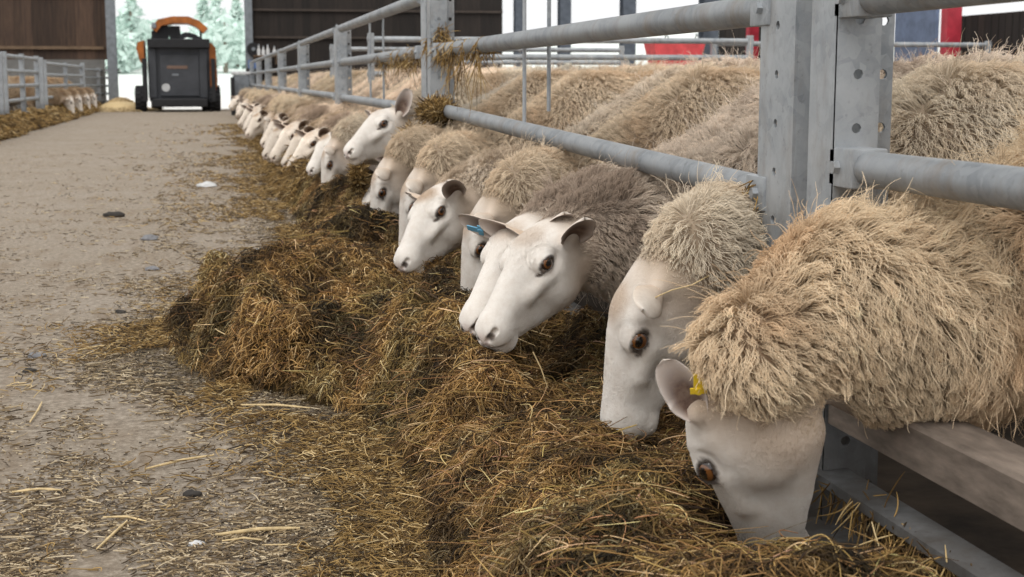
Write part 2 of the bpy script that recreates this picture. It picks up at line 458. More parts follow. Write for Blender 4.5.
    at = me.attributes.new('tint', 'FLOAT_COLOR', 'POINT')
    at.data.foreach_set('color', np.concatenate([c, np.ones((len(c), 1))], 1).astype(np.float32).ravel())
    return me, hl, hw, full

def wool_w(q, spec):
    """0 on the bare face, 1 in full wool; q in head space"""
    edge = spec.get('edge', .0)
    s = q[:, 0] + .25 * np.minimum(q[:, 2] + .02, 0) * 0 - .0
    s = s - .25 * np.clip(-q[:, 2] - .03, 0, .2)
    far = np.linalg.norm(q - A([.08, 0, -.04]), axis=1)
    w = 1 - sstep(s + .02 * (noise(q * 45 + 7, 19) - .5) * 2, edge - .050, edge + .012)
    w = np.maximum(w, sstep(-q[:, 2], .120, .145) * (q[:, 0] < .13))
    return np.maximum(w, sstep(far, .215, .25))
def wool_len(q, spec):
    edge = spec.get('edge', .0)
    far = np.linalg.norm(q - A([.08, 0, -.04]), axis=1)
    return np.maximum(1 - sstep(q[:, 0], edge - spec.get('lenramp', .15), edge + .01), sstep(far, .2, .34))

def fleece(key, spec, me, hl, parent, count):
    n = len(me.polygons)
    me.calc_loop_triangles()
    nt_ = len(me.loop_triangles)
    tri = np.empty(nt_ * 3, np.int32); me.loop_triangles.foreach_get('vertices', tri); tri = tri.reshape(-1, 3)
    nv = len(me.vertices); co = np.empty(nv * 3, np.float32); me.vertices.foreach_get('co', co); co = co.reshape(-1, 3).astype(float)
    no = np.empty(nv * 3, np.float32); me.vertices.foreach_get('normal', no); no = no.reshape(-1, 3).astype(float)
    a, b, c = co[tri[:, 0]], co[tri[:, 1]], co[tri[:, 2]]
    area = .5 * np.linalg.norm(np.cross(b - a, c - a), axis=1)
    cen = (a + b + c) / 3
    T = A(spec['T'])
    q = hl(cen); w = wool_w(q, spec)
    hx = (q[:, 0] > -.1)
    dens = area * np.where((cen[:, 2] < .24) & ((cen[:, 0] < .15)), 0, 1)
    bare = (w < .02); dens = dens * np.where(bare, spec.get('face_density', 4.0), 1)
    # fewer strands where the camera side never looks: far rump, belly
    dens = dens * np.where(cen[:, 0] < -.3, .45, 1) * np.where((cen[:, 2] < .36) & (cen[:, 0] < -.2), .5, 1)
    # keep strands off eyes, nostrils, mouth
    qa = q.copy(); qa[:, 1] = np.abs(qa[:, 1])
    dens = dens * (np.linalg.norm(qa - (EYE + A([0, .008, 0])), axis=1) > .026) * (q[:, 0] < .235)
    pr = dens / dens.sum()
    r = np.random.default_rng(hash_key(key))
    idx = r.choice(nt_, count, p=pr)
    u, v = r.random(count), r.random(count); f = u + v > 1; u[f] = 1 - u[f]; v[f] = 1 - v[f]
    root = a[idx] + (b - a)[idx] * u[:, None] + (c - a)[idx] * v[:, None]
    nn = unit(no[tri[idx, 0]] * (1 - u - v)[:, None] + no[tri[idx, 1]] * u[:, None] + no[tri[idx, 2]] * v[:, None])
    q = hl(root); w = wool_w(q, spec)
    hX = spec['R'][:, 0]
    Fp = A(spec['F'])
    nd_ = unit(Fp - T)
    onbody = sstep(-root[:, 0], -.15, .1)[:, None]
    back = nd_[None] * (1 - onbody) + A([-1, 0, 0])[None] * onbody
    flow = back * spec.get('back', .45) + A([0, 0, -1]) * spec.get('down', .75)
    flow = flow * w[:, None] + (-hX)[None] * (1 - w[:, None])
    flow = flow + .55 * (np.stack([noise(root * 9, 3), noise(root * 9, 4), noise(root * 9, 5)], 1) - .5) * w[:, None] * 2
    flow = unit(flow - nn * (flow * nn).sum(1, keepdims=True))
    wl = wool_len(q, spec)
    L = (.006 + (spec.get('len', .045) - .006) * w * (.18 + .82 * wl)) * (.6 + .8 * noise(root * 14, 8)) * (.75 + .5 * r.random(count))
    qa_ = q.copy(); qa_[:, 1] = np.abs(qa_[:, 1]); L = L * (.30 + .70 * sstep(np.linalg.norm(qa_ - A([-.01, .062, .018]), axis=1), .03, .09))
    lowleg = sstep(-root[:, 2], -.30, -.2) * onbody[:, 0]; L = L * (1 - .6 * lowleg)
    lift = spec.get('lift', .22)
    tip = root + L[:, None] * unit(nn * (lift * w + .25)[:, None] + flow * (1.0 - .35 * w)[:, None] + .16 * w[:, None] * r.normal(size=(count, 3)))
    fly = (r.random(count) < .03)[:, None] * w[:, None]
    tip = tip + fly * (nn * .6 + r.normal(size=(count, 3)) * .45) * L[:, None]
    # locks: tips gather round clump centres
    csz = spec.get('clump', .022) * .9
    ncl = int(area.sum() / csz ** 2 * 1.3)
    ncl = min(ncl, count // 6)
    ci = r.choice(count, ncl, replace=False)
    kd = KDTree(ncl)
    for i, j in enumerate(ci): kd.insert(root[j], i)
    kd.balance()
    near = np.fromiter((kd.find(p)[1] for p in root), int, count)
    ctip = tip[ci[near]]
    same = (nn * nn[ci[near]]).sum(1) > .5
    cl = (spec.get('cl', .82) * w * same * (.45 + .55 * r.random(count)))[:, None] * (1 - fly)
    tip2 = tip * (1 - cl) + (ctip + (root - root[ci[near]]) * .15) * cl
    K = 6; s = np.linspace(0, 1, K)[None, :, None]
    P = root[:, None] * (1 - s) + tip2[:, None] * s
    arc = nn[:, None] * (L[:, None, None] * .28) * np.sin(np.pi * s * .9) * w[:, None, None]
    ph = r.random((count, 1, 1)) * 6.28
    side = unit(np.cross(nn, flow))[:, None]
    crimp = side * (L[:, None, None] * .10) * np.sin(s * 9 + ph) * w[:, None, None] * s
    sag = A([0, 0, -1.0]) * (L[:, None, None] * .12) * s ** 2 * w[:, None, None]
    P = P + arc + crimp + sag - nn[:, None] * .001
    r0 = (.00030 + .00034 * w) * spec.get('thick', 1.0)
    rad = r0[:, None] * np.linspace(1, .35, K)[None]
    wc = A(spec.get('wool', (.42, .32, .22))); wd = A(spec.get('wool2', (.60, .50, .38)))
    t1 = sstep(fbm(root * 5, 21, 3), .33, .56)[:, None]
    t2 = (noise(ctip * 40, 31))[:, None]
    wcol = (wc * (1 - t1) + wd * t1) * (.80 + .4 * t2)
    tq = (1 - sstep(q[:, 0] + .5 * (q[:, 2] + .03), -.02, .075 + spec.get('tan', 0)))[:, None] * .8
    white = A([.85, .81, .76])[None] * (1 - tq) + A([.66, .52, .39])[None] * tq
    crown = spec.get('crown', 0)
    cw = crown * (1 - sstep(np.linalg.norm((np.stack([q[:, 0], q[:, 1], q[:, 2]], 1) - A([.05, 0, .05])) / A([.055, .06, .035]), axis=1), .4, 1))[:, None]
    white = white * (1 - cw) + A([.45, .30, .18]) * cw
    colr = white * (1 - w[:, None]) + wcol * w[:, None]
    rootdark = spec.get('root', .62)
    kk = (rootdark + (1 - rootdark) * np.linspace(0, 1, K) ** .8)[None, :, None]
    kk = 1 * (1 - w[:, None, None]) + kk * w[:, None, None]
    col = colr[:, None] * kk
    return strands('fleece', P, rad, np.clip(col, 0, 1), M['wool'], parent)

def hash_key(k): return sum(ord(c) * (i + 3) * 7 for i, c in enumerate(k)) % 100000

def ear_mesh(length=.092, width=.060, cup=.011, curl=.18):
    """leaf-shaped cupped ear: x along the ear, y across, hollow faces +z"""
    nu, nv = 30, 21
    V, C, Fc = [], [], []
    for layer in (0, 1):
        for i in range(nu):
            u = i / (nu - 1)
            tt_ = .10 + .90 * u; wd = width * math.sqrt(max(0, 1 - (2 * tt_ - 1.0) ** 2)) ** .80 * (1.06 - .22 * u)
            wd = max(wd, .0015)
            if u < .25: wd = wd * (.72 + .28 * u / .25)
            for j in range(nv):
                v = j / (nv - 1) * 2 - 1
                x = length * (u ** 1.0); y = wd * .5 * v
                z = cup * (abs(v) ** 1.8) * (1 - .6 * u) * (1.4 if u < .35 else 1) - curl * length * u * u * .35
                y *= 1 - .18 * abs(v) * (1 - u)
                th = .0045 * math.sqrt(max(0, 1 - u ** 3)) * (1 - .4 * u) * (1 - .75 * abs(v) ** 5)
                V.append((x, y, z - (th if layer else 0)))
                if layer == 0:
                    k = min(1, 1.25 * (1 - abs(v) ** 2.6) * (1 - u ** 2) ** .8)
                    C.append(tuple(A([.78, .70, .65]) * (1 - k) + A([.12, .075, .06]) * k))
                else: kb = (1 - u) ** 1.2 * .9 + .25 * abs(v) ** 3; kb = min(1, kb); C.append(tuple(A([.76, .70, .63]) * (1 - kb) + A([.56, .43, .32]) * kb))
    idx = lambda l, i, j: l * nu * nv + i * nv + j
    for i in range(nu - 1):
        for j in range(nv - 1):
            Fc.append((idx(0, i, j), idx(0, i + 1, j), idx(0, i + 1, j + 1), idx(0, i, j + 1)))
            Fc.append((idx(1, i, j), idx(1, i, j + 1), idx(1, i + 1, j + 1), idx(1, i + 1, j)))
    for i in range(nu - 1):
        for j in (0, nv - 1):
            q = (idx(0, i, j), idx(1, i, j), idx(1, i + 1, j), idx(0, i + 1, j)); Fc.append(q if j == 0 else q[::-1])
    for j in range(nv - 1):
        for i in (0, nu - 1):
            q = (idx(0, i, j), idx(0, i, j + 1), idx(1, i, j + 1), idx(1, i, j)); Fc.append(q if i == 0 else q[::-1])
    me = D.meshes.new('ear'); me.from_pydata(V, [], Fc)
    for p in me.polygons: p.use_smooth = True
    at = me.attributes.new('tint', 'FLOAT_COLOR', 'POINT')
    at.data.foreach_set('color', np.concatenate([A(C), np.ones((len(C), 1))], 1).astype(np.float32).ravel())
    me.materials.append(M['ear'])
    me.validate()
    return me
def eye_mesh():
    bm = bmesh.new(); bmesh.ops.create_uvsphere(bm, u_segments=40, v_segments=32, radius=EYE_R)
    me = D.meshes.new('eye'); bm.to_mesh(me); bm.free()
    co = A([v.co for v in me.vertices]); ang = np.degrees(np.arccos(np.clip(co[:, 2] / EYE_R, -1, 1)))
    slot = np.hypot(co[:, 0] / .0095, co[:, 1] / .0062)
    c = np.where((ang < 43)[:, None], A([.17, .065, .018]), A([.03, .016, .012]))
    c = np.where((ang > 62)[:, None], A([.45, .38, .34]), c)
    c = np.where(((slot < 1) & (co[:, 2] > 0))[:, None], A([.004, .004, .005]), c)
    at = me.attributes.new('tint', 'FLOAT_COLOR', 'POINT')
    at.data.foreach_set('color', np.concatenate([c, np.ones((len(c), 1))], 1).astype(np.float32).ravel())
    for p in me.polygons: p.use_smooth = True
    me.materials.append(M['eye'])
    return me
EAR = ear_mesh(); EYEM = eye_mesh()

def basis(x, z):
    R = make_frame(x, z); return Matrix([list(r) for r in R])

def make_sheep(key, spec, loc, yaw, count, label, group=None):
    """spec positions are given in world space when spec['world'] is set"""
    root = empty('sheep', loc, yaw)
    tag(root, label, 'sheep', group)
    cy, sy = math.cos(-yaw), math.sin(-yaw)
    Rz = A([[cy, -sy, 0], [sy, cy, 0], [0, 0, 1]])
    s = dict(spec)
    if spec.get('world'):
        s['T'] = Rz @ (A(spec['T'], float) - A(loc)); s['R'] = Rz @ make_frame(spec['X'], spec['Z'])
        s['F'] = Rz @ (A(spec['F'], float) - A(loc))
    else:
        s['T'] = A(spec['T'], float); s['R'] = make_frame(spec['X'], spec['Z']); s['F'] = A(spec['F'], float)
    me, hl, hw, full = build_sheep_mesh(key, s)
    body = D.objects.new('body', me); link(body, root)
    fl = fleece(key, s, me, hl, root, count)
    R = s['R']; HS = s.get('hs', 1.13)
    for sd in (1, -1):
        e = D.objects.new('eye', EYEM); link(e, root)
        c = EYE * A([1, sd, 1]); out = unit(A([.16, sd * .96, .10]))
        z = R @ out; x = R @ A([1, 0, -.15])
        m = basis(x, z).to_4x4() @ Matrix.Diagonal((HS, HS, HS, 1)); m.translation = Vector(hw(c)); e.matrix_local = m
        er = D.objects.new('ear', EAR); link(er, root)
        ed, ef = spec.get('earL' if sd > 0 else 'earR', ((-.15, sd * .95, -.1), (.75, 0, -.5)))
        es = spec.get('earS', 1.22)
        b = hw((-.006, sd * .055, .016))
        m = basis(R @ unit(A(ed, float)), R @ unit(A(ef, float))).to_4x4() @ Matrix.Diagonal((HS * es, HS * es, HS * es, 1)); m.translation = Vector(b); er.matrix_local = m
        tg = spec.get('tagL' if sd > 0 else 'tagR')
        if tg:
            t = MB(); t.box((.040, 0, .006), (.009, .022, .0022), bevel=.0008); t.box((.053, 0, .006), (.026, .013, .0022), bevel=.0008); t.disc((.040, 0, .006), (0, 0, 1), .005, .006, 12)
            to = t.build('ear_tag', M[tg], er); to['label'] = {'yellow_tag': 'yellow plastic ear tag', 'blue_mark': 'pale blue plastic ear tag'}[tg]
            to.rotation_euler = (0, 0, spec.get('tagrot', .6)); to.location = (.0, 0, .004)
    return root

# --- the individually posed sheep -----------------------------------------------------------
TAN = dict(wool=(.50, .355, .225), wool2=(.70, .58, .43))
SHEEP = {}
BED = .06
def near_sheep(key, T, X, Z, F, loc, yaw, count, label, **kw):
    sp = dict(world=True, T=T, X=X, Z=Z, F=F, **kw)
    SHEEP[key] = make_sheep(key, sp, (*loc, BED), yaw, count, label)
    return SHEEP[key]
PI = math.pi
near_sheep('A', (.728, 1.915, .343), (.20, .31, -.93), (-.70, .70, .06), (1.0, 1.93, .425), (1.37, 1.80), PI - .34, 190000,
    'nearest ewe with thick tan wool and a yellow ear tag, muzzle in the silage', hs=1.12,
    wool=(.74, .50, .30), wool2=(.96, .77, .54), rf=.118, len=.052, clump=.020, edge=-.005, tagL='yellow_tag', S=(0, 0, .53), bow=(-.02, -.02, .05),
    earL=((-.85, .20, .35), (.0, .85, -.5)), earS=.98, tan=.02, back=.35, down=.9, lenramp=.24, nr=(.052, .066), tagrot=-.5)
near_sheep('B', (.795, 2.456, .428), (-.38, .168, -.91), (-.924, -.018, .383), (1.0, 2.62, .44), (1.48, 2.62), PI - .12, 110000,
    'white-faced ewe eating with her head straight down just behind the nearest tan ewe',
    wool=(.72, .55, .38), wool2=(.94, .82, .65), rf=.092, len=.035, clump=.016, crown=.7, tan=.03, S=(0, 0, .56), edge=-.01,
    earS=1.12, earL=((.20, .62, .34), (.66, -.52, .10)), earR=((.3, -.7, -.6), (.7, 0, -.4)))
near_sheep('C', (.762, 3.157, .424), (-.696, -.549, -.463), (-.421, -.211, .882), (1.02, 3.22, .42), (1.50, 3.12), PI - .10, 150000,
    'amber-eyed ewe with grey-brown neck wool and a stalk in her mouth',
    wool=(.40, .31, .24), wool2=(.86, .73, .60), rf=.108, len=.042, clump=.018, crown=.45, S=(0, 0, .56),
    earS=1.3, earL=((.30, .66, .42), (.50, .30, -.80)), earR=((.15, -.85, .35), (.75, .2, -.3)))
near_sheep('D', (.725, 4.458, .414), (-.634, -.624, -.456), (-.488, -.134, .863), (1.02, 4.44, .44), (1.52, 4.46), PI - .08, 110000,
    'white-faced ewe with a tan forehead and folded ear, muzzle just above the silage',
    wool=(.68, .54, .40), wool2=(.92, .79, .64), rf=.105, len=.038, clump=.018, crown=.8, S=(0, 0, .56),
    earL=((.55, .45, .50), (.45, .45, -.75)), earR=((-.3, -.9, .1), (.7, 0, -.3)))
near_sheep('E', (.804, 6.453, .612), (-.764, -.572, -.300), (-.329, -.055, .943), (1.10, 6.62, .50), (1.55, 6.70), PI + .05, 70000,
    'ewe holding her white head up level with a wad of silage hanging from her mouth',
    wool=(.64, .54, .43), wool2=(.88, .80, .68), rf=.110, len=.035, crown=.25, S=(0, 0, .56),
    earL=((-.45, .45, .75), (.6, .6, -.2)), earR=((-.2, -.9, .25), (.7, 0, -.3)))
# standing sheep of the crowd
SHEEP['P'] = make_sheep('P', dict(T=(.36, 0, .60), X=(.75, 0, -.65), Z=(.6, 0, .75), F=(.20, 0, .58), rf=.11, len=.055, clump=.030, S=(0, 0, .54), coarse=True,
    wool=(.68, .49, .32), wool2=(.99, .94, .84), thick=1.5, lift=.5), (2.9, 4.3, .06), PI + .1, 60000,
    'cream-woolled ewe standing in the pen behind the amber-eyed ewe')

def place(key, loc, yaw, label, group=None, scale=1.0, color=None, face=None):
    o = copy_tree(SHEEP[key]); o.location = loc; o.rotation_euler = (0, 0, yaw); o.scale = (scale,) * 3
    tag(o, label, None, group)
    if group is None and 'group' in o: del o['group']
    if color:
        for ch in o.children:
            if ch.name.startswith('fleece'): ch.color = (*color, 1)
            if ch.name.startswith('body') and face: ch.color = (*face, 1)
    return o
base = {k: (A(o.location), o.rotation_euler[2]) for k, o in SHEEP.items()}
def along(key, dy, label, dx=0.0, dyaw=0.0, **kw):
    l, y = base[key]; return place(key, (l[0] + dx, l[1] + dy, l[2]), y + dyaw, label, **kw)
def add_tag(root, side, mat, lab):
    ears = [c for c in root.children if c.name.startswith('ear')]; er = ears[0 if side > 0 else 1]
    t = MB(); t.box((.045, 0, .004), (.009, .024, .0022), bevel=.0008); t.box((.057, 0, .004), (.024, .012, .0022), bevel=.0008); t.disc((.045, 0, .004), (0, 0, 1), .005, .006, 12)
    o = t.build('ear_tag', M[mat], er); o['label'] = lab; o.location = (0, 0, .008)
o_ = along('C', .17, 'ewe mostly hidden behind the amber-eyed ewe, white nose bridge and blue-tagged ear showing', dx=-.02, dyaw=.05, color=(1.1, 1.1, 1.1))
add_tag(o_, -1, 'blue_mark', 'pale blue plastic ear tag')
o_ = along('B', 1.42, 'ewe peering out with one dark eye between the amber-eyed ewe and the tan-foreheaded ewe', dx=-.02, scale=1.0, color=(.95, .9, .85))
add_tag(o_, 1, 'yellow_tag', 'small yellow ear tag')
along('B', 2.75, 'white-faced ewe peering over the back of the tan-foreheaded ewe', dx=-.02, color=(1.05, 1, .95))
along('B', 3.45, 'narrow-faced ewe with her head hanging below the clump of silage', dx=-.05, color=(.9, .85, .8))
along('C', 3.30, 'ewe with her muzzle down under the raised head', dx=.10, color=(1.3, 1.25, 1.2))
along('B', 5.45, 'ewe with a plain white face beyond the ewe with the raised head', dx=-.10, color=(1, 1, 1))
along('D', 4.55, 'ewe with a pale muzzle down at the edge of the dark silage heap', dx=.04, color=(1.1, 1.1, 1.05))
FARG = 'ewes feeding in the distant part of the long row'
yy = 9.7; k = 0
while yy < 32.3:
    key = ('B', 'D', 'C')[int(rng.integers(0, 3))]; l, y = base[key]
    t = .95 + .2 * rng.random()
    o_ = place(key, (l[0] + rng.uniform(-.14, .04), yy, l[2] - .04), PI - .12 + rng.uniform(-.06, .06),
          'blurred ewe eating with her head through the barrier far down the row', FARG, rng.uniform(1.02, 1.12), (t, t * .97, t * .92) if key != 'C' else (t * 1.35, t * 1.33, t * 1.3), face=tuple(A([.92, .86, .79]) * rng.uniform(.8, 1.05)))
    yy += rng.uniform(.52, .68) + (.0 if yy < 20 else .2); k += 1

# crowd in the pens
crowd = []
PG = 'ewes crowding the pens behind the barrier'
def crowd_row(x0, y0, y1, step, group, lab, z=.06):
    y = y0
    while y < y1:
        c = rng.uniform(.82, 1.12); w = rng.uniform(.88, 1.0)
        o_ = place('P', (x0 + rng.uniform(-.12, .12), y, z), PI * (1 if rng.random() < .6 else 0) + rng.uniform(-.22, .22), lab, group,
              rng.uniform(.97, 1.08), (c, c * w, c * w * rng.uniform(.9, 1))); crowd.append(o_)
        y += step * rng.uniform(.92, 1.12)
crowd_row(2.98, 5.0, 14, .58, 'ewes standing in the second rank behind the feeding row', 'shaggy cream ewe standing in the second rank behind the feeding row')
crowd_row(4.45, 6.6, 17, .62, 'ewes standing in the third rank deep in the pen', 'cream ewe standing in the third rank deep in the pen')
crowd_row(5.95, 9.6, 20, .70, 'ewes standing near the open far side of the pen', 'small pale ewe standing near the open far side of the pen')
# feeding row further along also fills behind: ewes whose heads hide behind the posts
e_ = place('P', (2.62, 4.05, .06), PI - .05, 'shaggy ewe with a wispy top standing behind the near steel post', None, 1.0, (1.05, 1, .95))
e_ = place('P', (2.55, 3.40, .06), PI - .1, 'pale cream fluffy ewe behind the near lower rail at the picture edge', None, 1.0, (1.15, 1.12, 1.05))

def raddle(o, mat, cx, r=.085):
    n = 1500; a = rng.random(n) * 6.28; q = np.sqrt(rng.random(n)); x = cx + r * 1.2 * q * np.cos(a); y = r * q * np.sin(a)
    z = .52 + np.sqrt(np.maximum(.215 ** 2 - y ** 2, 0)); K = 5; s = np.linspace(0, 1, K)[None, :, None]
    P0 = np.stack([x, y, z], 1); d = unit(np.stack([-.4 + rng.normal(0, .4, n), y * 3 + rng.normal(0, .4, n), np.ones(n)], 1))
    P = P0[:, None] + d[:, None] * rng.uniform(.04, .065, n)[:, None, None] * s
    strands('raddle_mark', P, np.full((n, K), .0016), np.ones((n, K, 3)), mat, o)['label'] = 'dyed mark on the wool of the back'
M['raddle_blue'] = strand_mat('blue_dyed_wool', [(0, (.10, .30, .42)), (1, (.25, .50, .60))])
M['raddle_orange'] = strand_mat('orange_dyed_wool', [(0, (.55, .22, .12)), (1, (.75, .40, .25))])
raddle(crowd[6], M['raddle_blue'], -.35); raddle(crowd[12], M['raddle_orange'], -.5); raddle(crowd[19], M['raddle_blue'], -.3); raddle(crowd[33], M['raddle_blue'], -.4); raddle(crowd[14], M['raddle_blue'], -.15, .06)

# ------------------------------------------------------------------ the floor and the pens
def quad_grid(name, x0, x1, y0, y1, z, mat, nx=2, ny=2, kind='structure', parent=None):
    bm = bmesh.new()
    xs = np.linspace(x0, x1, nx); ys = np.linspace(y0, y1, ny)
    g = [[bm.verts.new((x, y, z)) for x in xs] for y in ys]
    for i in range(ny - 1):
        for j in range(nx - 1): bm.faces.new((g[i][j], g[i][j + 1], g[i + 1][j + 1], g[i + 1][j]))
    me = D.meshes.new(name); bm.to_mesh(me); bm.free(); me.materials.append(mat)
    o = D.objects.new(name, me); link(o, parent)
    if kind: o['kind'] = kind
    return o
quad_grid('floor', -9, 9, -3, 39.3, 0, M['floor'])
MB().box((4.42, 19.0, .03), (6.6, 41, .06)).build('floor_bedding', M['bedding'])['kind'] = 'structure'
MB().box((-6.1, 19.0, .03), (6.0, 41, .06)).build('floor_bedding_left', M['bedding'])['kind'] = 'structure'

# ------------------------------------------------------------------ silage
EY = [1.2, 2.2, 2.62, 3.0, 3.3, 3.54, 3.75, 4.1, 4.7, 5.15, 5.5, 6.0, 6.6, 7.6, 10.5, 16.5, 28.7, 39]
EX = [.34, .37, .42, .40, .35, .24, .02, -.09, -.12, .07, .24, .38, .46, .50, .50, .60, .64, .68]
def edge_x(y): return np.interp(y, EY, EX)
def rlim(y): return np.interp(y, [1, 2.25, 2.75, 40], [.80, .84, .97, 1.0])
def pile_h(x, y):
    P2 = np.stack([x, y, np.zeros_like(x)], 1)
    e = edge_x(y) + .10 * (fbm(P2 * 5, 40, 3) - .5) * 2
    t = sstep(x, e - .02, e + .16)
    big = fbm(P2 * A([2.6, 2.6, 1]), 50, 3); med = fbm(P2 * 9, 60, 3)
    h = .035 + .19 * np.clip(big - .28, 0, 1) * 1.7 + .14 * (med - .45) + .04 * sstep(y, 6, 9)
    g = lambda cx, cy, sx, sy: np.exp(-((x - cx) / sx) ** 2 - ((y - cy) / sy) ** 2)
    h = h + .085 * g(.30, 4.35, .38, .75) + .06 * g(.52, 5.6, .2, .7) + .05 * g(.55, 3.1, .2, .35) + .05 * g(.62, 7.4, .2, .8) + .05 * g(.66, 10, .2, 1.2)
    h = h - .05 * g(.35, 3.55, .12, .12) - .05 * g(.74, 3.3, .1, .3) - .03 * g(.80, 2.2, .1, .3)
    h = h - .085 * g(.78, 1.95, .18, .35)
    lim = rlim(y); right = 1 - sstep(x, lim, lim + .06)
    return np.maximum(t * h * right, -.01) + .002
bm = bmesh.new()
ys = np.concatenate([np.arange(1.3, 8, .02), np.arange(8, 16, .05), np.arange(16, 38.6, .15)]); xs = np.arange(-.55, 1.12, .02)
XX, YY = np.meshgrid(xs, ys); ZZ = pile_h(XX.ravel(), YY.ravel()).reshape(XX.shape)
ZZ = ZZ + .012 * (fbm(np.stack([XX.ravel() * 30, YY.ravel() * 30, XX.ravel() * 0], 1), 70, 3).reshape(XX.shape) - .5) * (ZZ > .02)
V = np.stack([XX, YY, np.where(ZZ < .006, -.01, ZZ)], -1).reshape(-1, 3); nx = len(xs); ny = len(ys)
ii, jj = np.meshgrid(np.arange(ny - 1), np.arange(nx - 1), indexing='ij'); a0 = (ii * nx + jj).ravel()
FF = np.stack([a0, a0 + 1, a0 + nx + 1, a0 + nx], 1)
me = D.meshes.new('silage_heap'); me.from_pydata(V.tolist(), [], FF.tolist()); me.materials.append(M['silage_mass'])
for p in me.polygons: p.use_smooth = True
heap = D.objects.new('silage_heap', me); link(heap)
tag(heap, 'long heap of brown silage lying along the foot of the feed barrier', 'silage', None, 'stuff')

def lay_strands(name, x, y, z0, L, rad, mat, parent, lift=.02, curl=.6, tone=None, flat=False):
    n = len(x)
    P0 = np.stack([x, y, z0], 1)
    base_a = 6.28 * fbm(np.stack([x * 4, y * 4, x * 0], 1), 91, 2) * 2
    ang = base_a + rng.normal(0, 1.9 if flat else 1.1, n)
    el = rng.normal(0, .35, n) if not flat else np.zeros(n)
    d = np.stack([np.cos(ang) * np.cos(el), np.sin(ang) * np.cos(el), np.sin(el)], 1)
    sd = np.stack([-np.sin(ang), np.cos(ang), np.zeros(n)], 1)
    K = 6; s = np.linspace(-.5, .5, K)[None, :, None]
    cv = rng.normal(0, curl, n)[:, None, None]; cv2 = rng.normal(0, curl * .5, n)[:, None, None]
    P = P0[:, None] + d[:, None] * L[:, None, None] * s + sd[:, None] * L[:, None, None] * (cv * (s * s * 4 - .4) * .5 + cv2 * np.sin(s * 8) * .2)
    if not flat:
        P[..., 2] += (lift * rng.random(n))[:, None] * (1 - (s[..., 0] * 2) ** 2)
    rd = rad[:, None] * np.ones((1, K)) * A([.6, 1, 1, 1, .9, .4])[None]
    tone = np.ones(n) if tone is None else tone
    col = np.ones((n, K, 3)) * (tone[:, None, None] if tone.ndim == 1 else tone[:, None, :])
    return strands(name, P, rd, col, mat, parent)
def sample_heap(n, ya, yb, pw):
    u = rng.random(n)
    k = 1 - pw
    y = (ya ** k + u * (yb ** k - ya ** k)) ** (1 / k)
    x = edge_x(y) - .03 + (rlim(y) + .03 - edge_x(y)) * rng.random(n)
    return x, y
x, y = sample_heap(380000, 1.5, 9, 1.6)
h = pile_h(x, y)
keep = (h > .015) | (rng.random(len(h)) < .12); x, y, h = x[keep], y[keep], h[keep]
tone = (.22 + 1.35 * sstep(fbm(np.stack([x * 11, y * 11, h * 0], 1), 77, 4), .25, .72)) * (.65 + .35 * rng.random(len(x))) * (1 - .35 * sstep(x, .5, .75))  # last factor paints shade into the strands towards the barrier
hue = fbm(np.stack([x * 8, y * 8, h * 0 + 5], 1), 78, 3)[:, None]; hue = sstep(hue, .35, .65)
tone = tone[:, None] * (A([1.02, .93, .90])[None] * hue + A([.86, .93, .98])[None] * (1 - hue)) * .92
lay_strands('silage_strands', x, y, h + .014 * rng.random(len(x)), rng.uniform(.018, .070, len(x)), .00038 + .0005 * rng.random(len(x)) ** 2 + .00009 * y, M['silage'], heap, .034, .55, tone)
x, y = sample_heap(11000, 1.5, 8, 1.7); h = pile_h(x, y); keep = h > .02; x, y, h = x[keep], y[keep], h[keep]
tone = (.5 + .8 * rng.random(len(x)))[:, None] * (A([.98, .93, .95])[None] + rng.normal(0, .08, (len(x), 1)) * A([0, 1, 0])[None])
lay_strands('silage_strands', x, y, h + .008 + .012 * rng.random(len(x)), rng.uniform(.06, .125, len(x)), .00040 + .0004 * rng.random(len(x)) + .00009 * y, M['silage'], heap, .035, 1.3, np.clip(tone, 0, 2))
x, y = sample_heap(70000, 9, 38, 1.5); h = pile_h(x, y)
keep = h > .015; x, y, h = x[keep], y[keep], h[keep]
lay_strands('silage_strands', x, y, h + .02 * rng.random(len(x)), rng.uniform(.06, .16, len(x)), .0012 + .0001 * y, M['silage'], heap, .05, .8, .55 + .7 * fbm(np.stack([x * 3, y * 3, h * 0], 1), 77, 3))
# heap on the left side of the passage
bm = bmesh.new()
ys = np.arange(10, 38.6, .1); xs = np.arange(-3.3, -2.3, .05)
def lheap(x, y):
    P2 = np.stack([x * 2, y * 1.2, x * 0], 1)
    e = -2.62 + .12 * (fbm(P2, 12, 3) - .5) * 2
    return sstep(-x, -e, -e + .3) * (.16 + .16 * (fbm(P2 * 2, 14, 3) - .4))
XX, YY = np.meshgrid(xs, ys); ZZ = lheap(XX.ravel(), YY.ravel()).reshape(XX.shape) - .004
V = np.stack([XX, YY, ZZ], -1).reshape(-1, 3); nx = len(xs); ny = len(ys)
ii, jj = np.meshgrid(np.arange(ny - 1), np.arange(nx - 1), indexing='ij'); a0 = (ii * nx + jj).ravel()
me = D.meshes.new('silage_heap'); me.from_pydata(V.tolist(), [], np.stack([a0, a0 + 1, a0 + nx + 1, a0 + nx], 1).tolist()); me.materials.append(M['silage_mass'])
lh = D.objects.new('silage_heap', me); link(lh); tag(lh, 'low bank of brown silage along the left barrier, across the passage', 'silage', None, 'stuff')
n = 30000; y = rng.uniform(14, 38.5, n); x = rng.uniform(-3.2, -2.55, n); h = lheap(x, y); kp = h > .01; x, y, h = x[kp], y[kp], h[kp]
